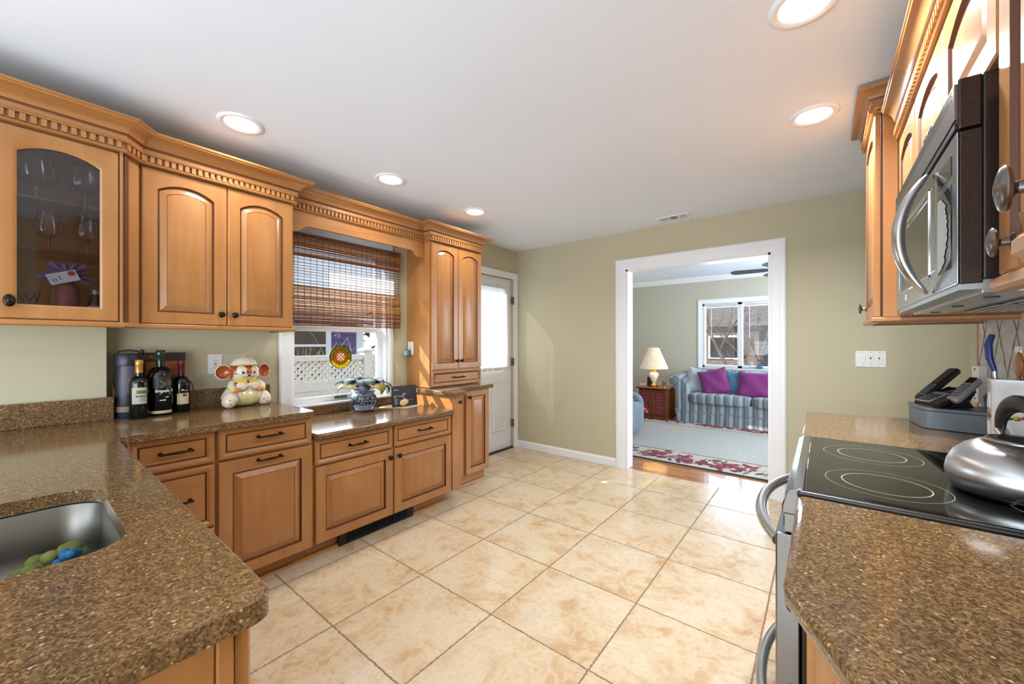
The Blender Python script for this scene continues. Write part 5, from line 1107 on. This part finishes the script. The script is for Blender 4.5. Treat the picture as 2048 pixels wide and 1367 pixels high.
# ================================================================== LIVING ROOM
ru = thing('area_rug', 'cream area rug with burgundy flower border on the living room floor', 'rug', (-.9, 5.6, 0))
mb = MB(); mb.box((-2.95, 4.30, .001), (1.1, 7.0, .012), 'rug_border'); mb.box((-2.25, 4.80, .005), (.5, 6.35, .0132), 'rug_field')
for a, b in (((-2.27, 4.775), (.52, 4.80)), ((-2.27, 6.35), (.52, 6.375)), ((-2.275, 4.775), (-2.25, 6.375)), ((.5, 4.775), (.525, 6.375))): mb.box((*a, .005), (*b, .0134), 'rug_line')
for a, b in (((-2.95, 4.30), (1.1, 4.325)), ((-2.95, 6.975), (1.1, 7.0)), ((-2.95, 4.30), (-2.925, 7.0))): mb.box((*a, .005), (*b, .0134), 'rug_dark')
random.seed(21); L_ = [.0138]
def blob(x, y, r, mat, ang, ec=.5):
    L_[0] += .0000012; n = 9; mb.add([(x + r * math.cos(2 * math.pi * i / n) * math.cos(ang) - r * ec * math.sin(2 * math.pi * i / n) * math.sin(ang), y + r * math.cos(2 * math.pi * i / n) * math.sin(ang) + r * ec * math.sin(2 * math.pi * i / n) * math.cos(ang), L_[0]) for i in range(n)], [tuple(range(n))], mat)
def bouquet(cx, cy, vert):
    for k in range(30): u, v = random.uniform(-.27, .27), random.uniform(-.15, .15); u, v = (v, u) if vert else (u, v); blob(cx + u, cy + v, random.uniform(.035, .06), random.choice(['rug_dark', 'rug_dark', 'rug_line']), random.uniform(0, 3.14), .35)
    for k in range(52): u, v = random.gauss(0, .125), random.gauss(0, .075); u, v = (v, u) if vert else (u, v); blob(cx + u, cy + v, random.uniform(.035, .065), random.choice(['rug_burgundy', 'rug_burgundy', 'rug_burgundy', 'rug_line', 'rug_border']), random.uniform(0, 3.14), random.uniform(.4, .8))
for i in range(6):
    bouquet(-2.6 + .62 * i, 4.55, False); bouquet(-2.6 + .62 * i, 6.66, False)
    x = -2.29 + .62 * i; mb.add([(x - .01, 4.42, .0137), (x + .01, 4.42, .0137), (x + .07, 4.70, .0137), (x + .05, 4.70, .0137)], [(0, 1, 2, 3)], 'rug_line')
for i in range(3): bouquet(-2.6, 5.1 + .52 * i, True)
mb.build('woven_pile', ru, 0)

so_ = thing('sofa', 'grey-blue striped sofa with rolled arm and pleated skirt under the living room window', 'sofa', (-.7, 7.0, 0)); SX0, SX1 = -1.87, .55; SF = 6.68
def cushion(mb, c, dims, mat, T=None, e=.42): mb.ell(c, dims, mat, T, 40, 24, None, e)
mb = MB(); mb.box((SX0 + .03, SF + .02, .10), (SX1 - .03, 7.42, .345), 'sofa_stripe'); mb.build('base', so_, 0, bev=.02)
mb = MB(); n = 90; vs = []
for i in range(n + 1):
    x = SX0 + (SX1 - SX0) * i / n; pl = .012 if abs((i % 45) - 22) > 20 else 0
    for z, o in ((.015, .012), (.10, .006), (.185, 0)): vs.append((x, SF - o + (pl if z < .1 else 0) * 1.2 + .003 * math.sin(i * .9), z))
mb.add(vs, [(3 * i + j, 3 * i + 3 + j, 3 * i + 4 + j, 3 * i + 1 + j) for i in range(n) for j in range(2)], 'sofa_stripe'); mb.box((SX0, SF - .004, .183), (SX1, SF + .01, .192), 'slate_cloth')
for x in (SX0, SX1): mb.add([(x, SF - .005, .015), (x, 7.42, .015), (x, 7.42, .19), (x, SF, .19)], [(0, 1, 2, 3)], 'sofa_stripe')
sk_ = mb.build('skirt', so_, 60)
for a, b in ((-1.70, -.83), (-.825, .30)):
    mb = MB(); cushion(mb, ((a + b) / 2, 6.98, .40), ((b - a) / 2, .33, .082), 'sofa_stripe', None, .28); mb.build('seat_cushion', so_, 60)
def arm(x0, sg):
    mb = MB(); pr = [(0, .05), (.02, .30), (.0, .46), (-.05, .55), (-.10, .60), (-.125, .655), (-.11, .71), (-.06, .745), (0, .74), (.06, .715), (.12, .66), (.16, .58), (.17, .40), (.17, .05)]
    ls = []
    for k in range(9):
        t = k / 8; y = SF + .015 + .72 * t; up = .045 * math.sin(min(1, t * 1.4) * math.pi / 2); ls.append([(x0 + sg * a, y, z + (up if z > .5 else 0)) for a, z in pr])
    mb.loops(ls, ['sofa_stripe']); o = mb.build('arm', so_, 50, bev=.012)
    mb = MB(); mb.lathe([(.062, 0), (.058, .008), (.03, .010), (.028, .004), (0, .006)], 'slate_cloth', n=26, T=Matrix.Translation((x0 - sg * .058, SF + .014, .665)) @ Matrix.Rotation(math.pi / 2, 4, 'X')); mb.build('arm_scroll', o, 60)
arm(SX0, 1); arm(SX1, -1)
for a, b in ((-1.70, -.83), (-.825, .30)):
    T = Matrix.Translation(((a + b) / 2, 7.33, .62)) @ Matrix.Rotation(-.18, 4, 'X'); mb = MB(); cushion(mb, (0, 0, 0), ((b - a) / 2, .09, .21), 'sofa_stripe', T, .4); mb.build('back_cushion', so_, 60)
MB().box((SX0 + .1, 7.37, .3), (SX1 - .1, 7.45, .80), 'sofa_stripe').build('back_frame', so_, 0, bev=.03)
def pillow(name, label, c, w, h, t, rot, lean, mat, yaw_=0.0):
    vs = []; fs = []; N = 18
    for sd_ in (1, -1):
        for i in range(N + 1):
            for j in range(N + 1):
                u, v = -1 + 2 * i / N, -1 + 2 * j / N; e = max(0, (1 - u ** 4) * (1 - v ** 4)) ** .55; pin = 1 - .07 * (1 - max(abs(u), abs(v)) ** 2) * 0 - .06 * (abs(u) * abs(v)) * 0
                x = u * w / 2 * (1 - .06 * (1 - v * v) * 0 + .05 * abs(u) * v * v); z = v * h / 2 * (1 + .05 * abs(v) * u * u)
                x *= 1 - .05 * (1 - v * v) * 0; vs.append((x, sd_ * t / 2 * e + .006 * math.sin(u * 6 + v * 4), z))
    M_ = (N + 1) ** 2
    for k in range(2):
        for i in range(N):
            for j in range(N): a = k * M_ + i * (N + 1) + j; fs.append((a, a + 1, a + N + 2, a + N + 1) if k else (a, a + N + 1, a + N + 2, a + 1))
    T = Matrix.Translation(c) @ Matrix.Rotation(yaw_, 4, 'Z') @ Matrix.Rotation(-lean, 4, 'X') @ Matrix.Rotation(rot, 4, 'Y'); mb = MB().add(vs, fs, mat, T); o = mb.build(name, None, 80); return tag(o, label, 'pillow', 'throw pillows on the striped sofa')
pillow('throw_pillow', 'pale grey patterned throw pillow leaning in the sofa corner', (-1.60, 7.08, .645), .42, .42, .14, .25, .35, 'grey_print', .5)
pillow('throw_pillow', 'purple velvet throw pillow turned on its corner, left on the sofa', (-1.36, 6.93, .66), .40, .40, .15, -.27, .3, 'purple_velvet', .1)
pillow('throw_pillow', 'teal textured throw pillow between the two purple pillows', (-1.03, 7.02, .64), .40, .38, .14, .03, .3, 'teal_chenille')
pillow('throw_pillow', 'purple velvet throw pillow lying square beside the opening jamb', (-.75, 6.92, .635), .55, .40, .16, .02, .32, 'purple_velvet')
# end table
et = thing('end_table', 'dark wood end table with burgundy tufted door panels beside the sofa', 'table', (-2.22, 6.85, 0)); t0, t1, ty0, ty1 = -2.475, -2.005, 6.61, 7.10
mb = MB(); mb.box((t0, ty0 + .012, .05), (t1, ty1, .515), 'walnut'); mb.build('carcass', et, 0, bev=.004)
mb = MB(); mb.box((t0 - .02, ty0 - .02, .0146), (t1 + .02, ty1 + .0, .06), 'walnut'); mb.build('plinth', et, 0, bev=.008)
mb = MB(); mb.box((t0 - .035, ty0 - .035, .515), (t1 + .035, ty1 + .01, .54), 'walnut'); mb.build('table_top', et, 0, bev=.008, seg=3)
fe = back(ty0 + .012)
for a, b in ((t0 + .01, -2.243), (-2.237, t1 - .01)):
    d = front(fe, a, b, .085, .495, .02, .034, .035, 'glass', mat='walnut').build('door', et, 30)
    mb = MB(); mb.prism([fe(s, z, .004) for s, z in oloop(a + .03, b - .03, .115, .465, .035, 0)], (0, -.004, 0), 'burgundy_leather')
    for i in range(6):
        for j in range(5 if i % 2 else 4): mb.ell(fe(a + .052 + j * .030 - (.015 if i % 2 else 0) + .012, .145 + i * .055, .008), (.015, .005, .027), 'burgundy_leather', None, 10, 8)
    mb.build('tufted_panel', d, 60)
    kx_ = b - .018 if a < -2.3 else a + .018; mb = MB(); mb.box(tuple(map(min, fe(kx_ - .008, .27, .02), fe(kx_ + .008, .33, .026))), tuple(map(max, fe(kx_ - .008, .27, .02), fe(kx_ + .008, .33, .026))), 'brass'); mb.build('pull', d, 0, bev=.002)
lx, ly, lz = -2.275, 6.80, .5405; la = thing('table_lamp', 'white ribbed china lamp with pleated cream shade on the dark end table', 'lamp', (lx, ly, lz))
MB().lathe([(.072, 0), (.072, .014), (.055, .018), (.050, .032), (.036, .045), (.03, .062)], 'brass', (lx, ly, lz), 36, mats=['wine_foil', 'brass', 'brass', 'brass', 'brass']).build('foot', la, 50)
vs = []; n = 72; pr = [(.026, .060), (.034, .075), (.052, .12), (.068, .17), (.074, .20), (.068, .225), (.050, .238), (.036, .242)]
for k, (r, z) in enumerate(pr):
    for i in range(n): a = 2 * math.pi * i / n; rr = r * (1 + .035 * math.sin(12 * a + z * 28)); vs.append((lx + rr * math.cos(a), ly + rr * math.sin(a), lz + z))
MB().add(vs, [(j * n + i, j * n + (i + 1) % n, (j + 1) * n + (i + 1) % n, (j + 1) * n + i) for j in range(len(pr) - 1) for i in range(n)], 'china_white').build('urn', la, 60)
MB().lathe([(.036, .240), (.044, .246), (.040, .258), (.056, .268), (.056, .276), (.012, .28), (.012, .34)], 'brass', (lx, ly, lz), 32).build('neck', la, 50)
vs = []; n = 160
for k, (r, z) in enumerate(((.232, .305), (.229, .31), (.085, .655), (.083, .66))):
    for i in range(n): a = 2 * math.pi * i / n; rr = r + (.0022 if i % 2 else -.0022) * (r / .15); vs.append((lx + rr * math.cos(a), ly + rr * math.sin(a), lz + z))
MB().add(vs, [(j * n + i, j * n + (i + 1) % n, (j + 1) * n + (i + 1) % n, (j + 1) * n + i) for j in range(3) for i in range(n)], 'shade_cloth').build('lamp_shade', la, 0)
light('lamp_bulb', 'POINT', (lx + .05, ly - .02, lz + .46), 4.0, (1.0, .70, .36), shadow_soft_size=.04)
fg = thing('silver_figurine', 'small silver figurine at the right of the lamp on the end table', 'figurine', (-2.085, 6.72, .5405)); mb = MB(); mb.lathe([(.03, 0), (.03, .02), (.018, .03), (.024, .06), (.016, .09), (.022, .105), (.014, .13), (0, .14)], 'pewter', (-2.085, 6.72, .5405), 18); mb.ell((-2.062, 6.715, .62), (.02, .012, .03), 'pewter'); mb.build('body', fg, 60)
pfm = thing('photo_frame', 'small dark upright frame behind the lamp foot', 'frame', (-2.37, 6.88, .5405)); mb = MB(); mb.box((-2.42, 6.88, .5405), (-2.33, 6.90, .69), 'black_plastic'); mb.box((-2.41, 6.878, .55), (-2.34, 6.881, .68), 'slate_screen'); mb.build('frame_panel', pfm, 0, bev=.002)
gs = thing('glass_swan', 'small clear glass ornament at the left of the lamp', 'ornament', (-2.44, 6.72, .5405)); mb = MB(); mb.ell((-2.43, 6.72, .565), (.045, .028, .024), 'clear_dish'); mb.tube([(-2.465, 6.72, .57), (-2.485, 6.72, .60), (-2.475, 6.72, .63), (-2.455, 6.72, .625)], [.012, .008, .007, .005], 'clear_dish', 10); mb.build('body', gs, 60)
# armchair at the jamb
ac = thing('armchair', 'slate blue upholstered armchair half hidden by the left side of the opening', 'armchair', (-2.4, 5.1, 0)); 
mb = MB(); mb.box((-2.87, 4.78, .0146), (-2.06, 5.55, .36), 'slate_cloth'); mb.build('base', ac, 0, bev=.03, seg=3)
mb = MB(); cushion(mb, (-2.45, 5.16, .42), (.36, .40, .10), 'slate_cloth', None, .35); mb.build('seat_cushion', ac, 60)
for y in (4.80, 5.52):
    mb = MB(); cushion(mb, (-2.44, y, .31), (.44, .10, .27), 'slate_cloth', None, .45); mb.build('arm', ac, 60)
mb = MB(); cushion(mb, (-2.82, 5.16, .55), (.16, .44, .42), 'slate_cloth', None, .4); mb.build('backrest', ac, 60)
mb = MB(); cushion(mb, (-2.05, 5.16, .27), (.09, .36, .20), 'slate_cloth', None, .5); mb.build('footrest', ac, 60)
# fan
fa = thing('ceiling_fan', 'dark ceiling fan with two blades showing at the top of the opening', 'fan', (-.35, 5.55, CL)); mb = MB(); mb.cyl((-.35, 5.55, 2.20), (-.35, 5.55, CL), .02, 'bronze', 14); mb.lathe([(.03, .05), (.10, .03), (.11, -.05), (.06, -.09), (0, -.09)], 'bronze', (-.35, 5.55, 2.17), 28); mb.build('motor', fa, 50)
for k in range(5):
    T = Matrix.Translation((-.35, 5.55, 2.145)) @ Matrix.Rotation(math.radians(72 * k + 185), 4, 'Z') @ Matrix.Rotation(.2, 4, 'X'); mb = MB(); mb.prism([(.10, -.02, 0), (.2, -.055, 0), (.50, -.065, 0), (.545, -.03, 0), (.545, .03, 0), (.50, .065, 0), (.2, .055, 0), (.10, .02, 0)], (0, 0, .006), 'fan_blade', T); mb.build('blade', fa, 0)
# living room window with blinds
w2 = structure('window_2'); fl_ = back(YL); casing_o = casing('casing', fl_, -1.66, .45, .86, 1.97, .075, .02, False); casing_o.parent = w2; casing_o.pop('kind') if 'kind' in casing_o else None
mb = MB()
for a, b in ((-1.66, -1.625), (-1.12, -1.05), (-.545, -.475), (.03, .1), (.415, .45)): fbox(mb, fl_, a, b, .86, 1.97, -.13, -.01, 'ext_white')
fbox(mb, fl_, -1.66, .45, .86, .90, -.13, -.01, 'ext_white'); fbox(mb, fl_, -1.66, .45, 1.93, 1.97, -.13, -.01, 'ext_white'); fbox(mb, fl_, -1.72, .5, .835, .86, -.02, .06, 'ext_white'); mb.build('frame', w2, 0, bev=.003)
for k, (a, b) in enumerate(((-1.625, -1.12), (-1.05, -.545), (-.475, .03))):
    mb = MB(); fbox(mb, fl_, a, b, .90, 1.93, -.10, -.096, 'pane'); mb.build('pane', w2, 0)
    o = thing('window_blind', 'white slatted blind, %s casement of the living room window' % ('left', 'middle', 'right')[k], 'blind', (a, YL + .05, .9), 'slatted blinds in the living room window')
    mb = MB(); fbox(mb, fl_, a + .012, b - .012, 1.90, 1.928, -.07, -.03, 'ext_white'); mb.build('head_rail', o, 0)
    mb = MB()
    for i in range(38): z = .925 + i * .0256; fbox(mb, fl_, a + .014, b - .06, z, z + .0085, -.062, -.038, 'slat_grey')  # slats of the white blind coloured dark for their backlit shade
    mb.build('slats', o, 0); mb = MB(); mb.cyl(fl_(a + .10, 1.36, -.03), fl_(a + .10, 1.9, -.03), .004, 'white_plastic', 8); mb.build('wand', o)
for i, (x, h, m, l) in enumerate(((-.93, .10, 'clear_dish', 'small clear glass bird on the living room window sill'), (-.80, .07, 'teal_chenille', 'small teal ornament on the living room window sill'))):
    o = thing('sill_ornament', l, 'ornament', (x, 7.46, .861)); mb = MB(); mb.ell((x, 7.465, .861 + h * .4), (.05, .02, h * .4), m); mb.ell((x + .02, 7.465, .861 + h * .9), (.018, .014, .02), m); mb.build('body', o, 60)

# ================================================================== OUTDOORS
mb = MB(); mb.box((-30, -12, -.72), (30, 60, -.62), 'snow_ground'); g = mb.build('ground', None, 0, kind='structure')
MB().box((-30, 15.5, -.62), (30, 21, -.605), 'street').build('street', None, 0, kind='structure')
fe_ = thing('vinyl_fence', 'white vinyl privacy fence with lattice top outside the kitchen window', 'fence', (-5, 2, -.62)); FXx = -5.0
for y in (-.2, 1.45, 3.02, 4.6):
    mb = MB(); mb.box((FXx - .06, y - .06, -.62), (FXx + .06, y + .06, 1.17), 'vinyl_fence'); mb.loops([[(FXx + a * s, y + b * s, z) for a, b in ((-1, -1), (1, -1), (1, 1), (-1, 1))] for s, z in ((.085, 1.17), (.085, 1.19), (.05, 1.215), (0.0, 1.24))], ['vinyl_fence']); mb.build('post', fe_, 0)
mb = MB(); mb.box((FXx - .025, -1.5, -.55), (FXx + .025, 6, .68), 'vinyl_fence'); 
for y in [i * .18 - 1.4 for i in range(41)]: mb.box((FXx + .024, y, -.55), (FXx + .027, y + .168, .66), 'vinyl_fence')
mb.build('panels', fe_, 0)
mb = MB(); mb.box((FXx - .035, -1.5, .68), (FXx + .035, 6, .80), 'vinyl_fence'); mb.box((FXx - .035, -1.5, 1.055), (FXx + .035, 6, 1.125), 'vinyl_fence'); mb.build('rails', fe_, 0, bev=.004)
mb = MB(); h = .26; p = .085
for i in range(int(7.5 / p)):
    y = -1.5 + i * p
    for sg, xo in ((1, .006), (-1, -.006)):
        a, b = (y, y + h) if sg > 0 else (y + h, y); w = .024
        mb.add([(FXx + xo + q, yy + dy, zz) for q in (-.004, .004) for yy, zz, dy in ((a, .798, -w), (a, .798, w), (b, 1.058, w), (b, 1.058, -w))], [(0, 3, 2, 1), (4, 5, 6, 7), (0, 1, 5, 4), (1, 2, 6, 5), (2, 3, 7, 6), (3, 0, 4, 7)], 'vinyl_fence')
mb.build('lattice', fe_, 0)
nh = thing('neighbour_house', 'purple sided house with white window beyond the vinyl fence', 'house', (-8, 2, -.62)); HXx = -7.0
mb = MB(); mb.box((HXx - 4, -6, -.62), (HXx - .02, 4.1, 1.72), 'siding_purple')
for i in range(22): z = -.6 + i * .102; mb.add([(HXx - .02, -6, z), (HXx + .004, -6, z), (HXx - .018, -6, z + .10), (HXx - .02, 4.1, z), (HXx + .004, 4.1, z), (HXx - .018, 4.1, z + .10)], [(0, 1, 2), (3, 5, 4), (1, 4, 5, 2), (0, 3, 4, 1)], 'siding_purple')
mb.build('wall', nh, 0)
MB().box((HXx - .03, 4.02, -.62), (HXx + .02, 4.16, 1.72), 'ext_white').build('corner_board', nh, 0)
MB().prism([(HXx + .25, -6.3, 1.66), (HXx - 2.3, -6.3, 2.02), (HXx - 4.6, -6.3, 1.66)], (0, 10.7, 0), 'shingle').build('roof', nh, 0)
wn_ = MB(); wn_.box((HXx, 2.72, .55), (HXx + .03, 3.52, 1.62), 'ext_white'); wo_ = wn_.build('window', nh, 0)
mb = MB(); mb.box((HXx + .03, 2.80, .62), (HXx + .035, 3.42, 1.56), 'ext_dark_glass'); mb.build('pane', wo_, 0); mb = MB(); mb.box((HXx + .03, 2.80, 1.22), (HXx + .045, 3.42, 1.26), 'ext_white'); mb.build('meeting_rail', wo_, 0)
def branch(mb, p, d, L, r, depth, mat, rnd):
    q = p; pts = [p]; rs = [r]
    for i in range(4): d = (d + Vector((rnd.uniform(-.18, .18), rnd.uniform(-.18, .18), rnd.uniform(-.05, .14)))).normalized(); q = q + d * L / 4; pts.append(q); rs.append(r * (1 - .13 * (i + 1)))
    mb.tube(pts, rs, mat, 6 if depth > 1 else 4)
    if depth > 0:
        for k in range(3 if depth > 1 else 4):
            b = pts[rnd.randint(1, 4)]; dd = (d + Vector((rnd.uniform(-.9, .9), rnd.uniform(-.9, .9), rnd.uniform(-.1, .7)))).normalized(); branch(mb, b, dd, L * rnd.uniform(.5, .75), r * .5, depth - 1, mat, rnd)
def tree(label, x, y, L, r, dirs, depth, mat, seed, nm='bare_tree'):
    rnd = random.Random(seed); mb = MB()
    for d in dirs: branch(mb, Vector((x, y, -.63)), Vector(d).normalized(), L, r, depth, mat, rnd)
    return tag(mb.build(nm, None, 60), label, 'tree' if nm == 'bare_tree' else 'shrub', 'plants outdoors')
tree('bare dark tree seen through the left pane of the living room window', -1.55, 11.2, 2.4, .075, [(-.2, 0, 1), (.1, .1, 1)], 3, 'bark', 3)
tree('bare dark forked tree seen through the middle pane of the living room window', -.62, 11.0, 2.3, .085, [(.05, 0, 1), (.45, .1, 1), (.3, -.1, .8)], 3, 'bark', 5)
tree('pale twiggy shrub in front of the purple house window', -6.1, 2.75, 1.1, .02, [(0, .1, 1), (0, .5, 1), (0, -.2, 1), (.2, .2, 1)], 3, 'twig_pale', 9, 'twiggy_shrub')
tree('pale twiggy shrub beside the corner of the purple house', -6.1, 4.35, 1.1, .02, [(0, .1, 1), (0, .5, 1), (0, -.3, 1)], 3, 'twig_pale', 12, 'twiggy_shrub')
rnd = random.Random(31); mb = MB()
for k in range(420): a, b, c_ = rnd.gauss(0, .42), rnd.gauss(0, .45), rnd.uniform(.1, 1); w = rnd.uniform(0, 6.28); P0 = Vector((-7.3 + a, 5.5 + b, -.6 + 2.6 * c_)); t = Vector((math.cos(w), math.sin(w), rnd.uniform(-.5, .9))) * .14; n_ = Vector((-t.y, t.x, .05)) * .35; mb.add([P0 - t, P0 + n_, P0 + t, P0 - n_], [(0, 1, 2, 3)], 'evergreen')
mb.tube([(-7.3, 5.5, -.62), (-7.3, 5.5, 1.6)], [.06, .02], 'bark', 8); tag(mb.build('evergreen_shrub', None, 0), 'dark leafy evergreen right of the purple house', 'shrub')
rnd = random.Random(8); mb = MB(); mb.tube([(-2.06, 12.0, -.62), (-2.06, 12.0, .5)], [.07, .05], 'bark', 8)
for k in range(500): v = Vector((rnd.gauss(0, 1), rnd.gauss(0, 1), rnd.gauss(0, 1))).normalized() * rnd.uniform(.5, 1); P0 = Vector((-2.06, 12.0, .25)) + v * .48; t = Vector((rnd.uniform(-1, 1), rnd.uniform(-1, 1), rnd.uniform(-1, 1))) * .09; n_ = Vector((-t.y, t.x, .03)) * .6; mb.add([P0 - t, P0 + n_, P0 + t, P0 - n_], [(0, 1, 2, 3)], 'evergreen')
tag(mb.build('evergreen_shrub', None, 0), 'round clipped evergreen across the lawn, seen through the left pane', 'shrub')
def house(label, x0, x1, y, m, e, wins):
    o = thing('street_house', label, 'house', ((x0 + x1) / 2, y, -.62), 'houses across the street'); mb = MB(); mb.box((x0, y, -.62), (x1, y + 7, e), m); mb.build('wall', o, 0)
    MB().prism([(x0 - .4, y - .4, e), (x0 - .4, y + 3.5, e + 3.2), (x0 - .4, y + 7.4, e)], (x1 - x0 + .8, 0, 0), 'shingle').build('roof', o, 0)
    for a, b, c_, d in wins:
        mb = MB(); mb.box((a - .1, y - .05, c_ - .1), (b + .1, y, d + .1), 'ext_white'); w_ = mb.build('window', o, 0); MB().box((a, y - .06, c_), (b, y - .05, d), 'ext_dark_glass').build('pane', w_, 0)
house('tan house with shingle roof across the street, left of the bare trees', -9.0, -2.6, 24, 'siding_tan', 2.2, ((-7.6, -6.2, .5, 1.6), (-4.9, -3.5, .5, 1.6)))
house('tan house with white framed windows across the street, behind the bare trees', -1.6, 6.4, 25, 'siding_tan', 2.1, ((-1.0, .3, .4, 1.7), (1.4, 2.8, .4, 1.7), (3.9, 5.2, .4, 1.7)))
MB().box((-11.5, 23.0, -.62), (-9.2, 29, 3.4), 'siding_brick'); 
cr = thing('parked_car', 'dark blue car parked at the kerb across the lawn', 'car', (-.2, 14.2, -.62)); mb = MB(); cy0 = 13.4
mb.prism([(x - .2, cy0, z) for x, z in ((-2.1, -.30), (2.1, -.30), (2.15, .05), (1.2, .16), (.75, .56), (-.9, .60), (-1.6, .18), (-2.15, .10))], (0, 1.7, 0), 'car_paint'); mb.build('body', cr, 0, bev=.06)
mb = MB(); mb.prism([(x - .2, cy0 - .01, z) for x, z in ((1.02, .18), (.68, .50), (-.82, .53), (-1.35, .20))], (0, 1.72, 0), 'ext_dark_glass'); mb.build('windows', cr, 0)
for x in (-1.5, 1.1):
    for y in (cy0 - .02, cy0 + 1.52): mb = MB(); mb.cyl((x, y, -.30), (x, y + .2, -.30), .31, 'black_plastic', 24); mb.build('wheel', cr)
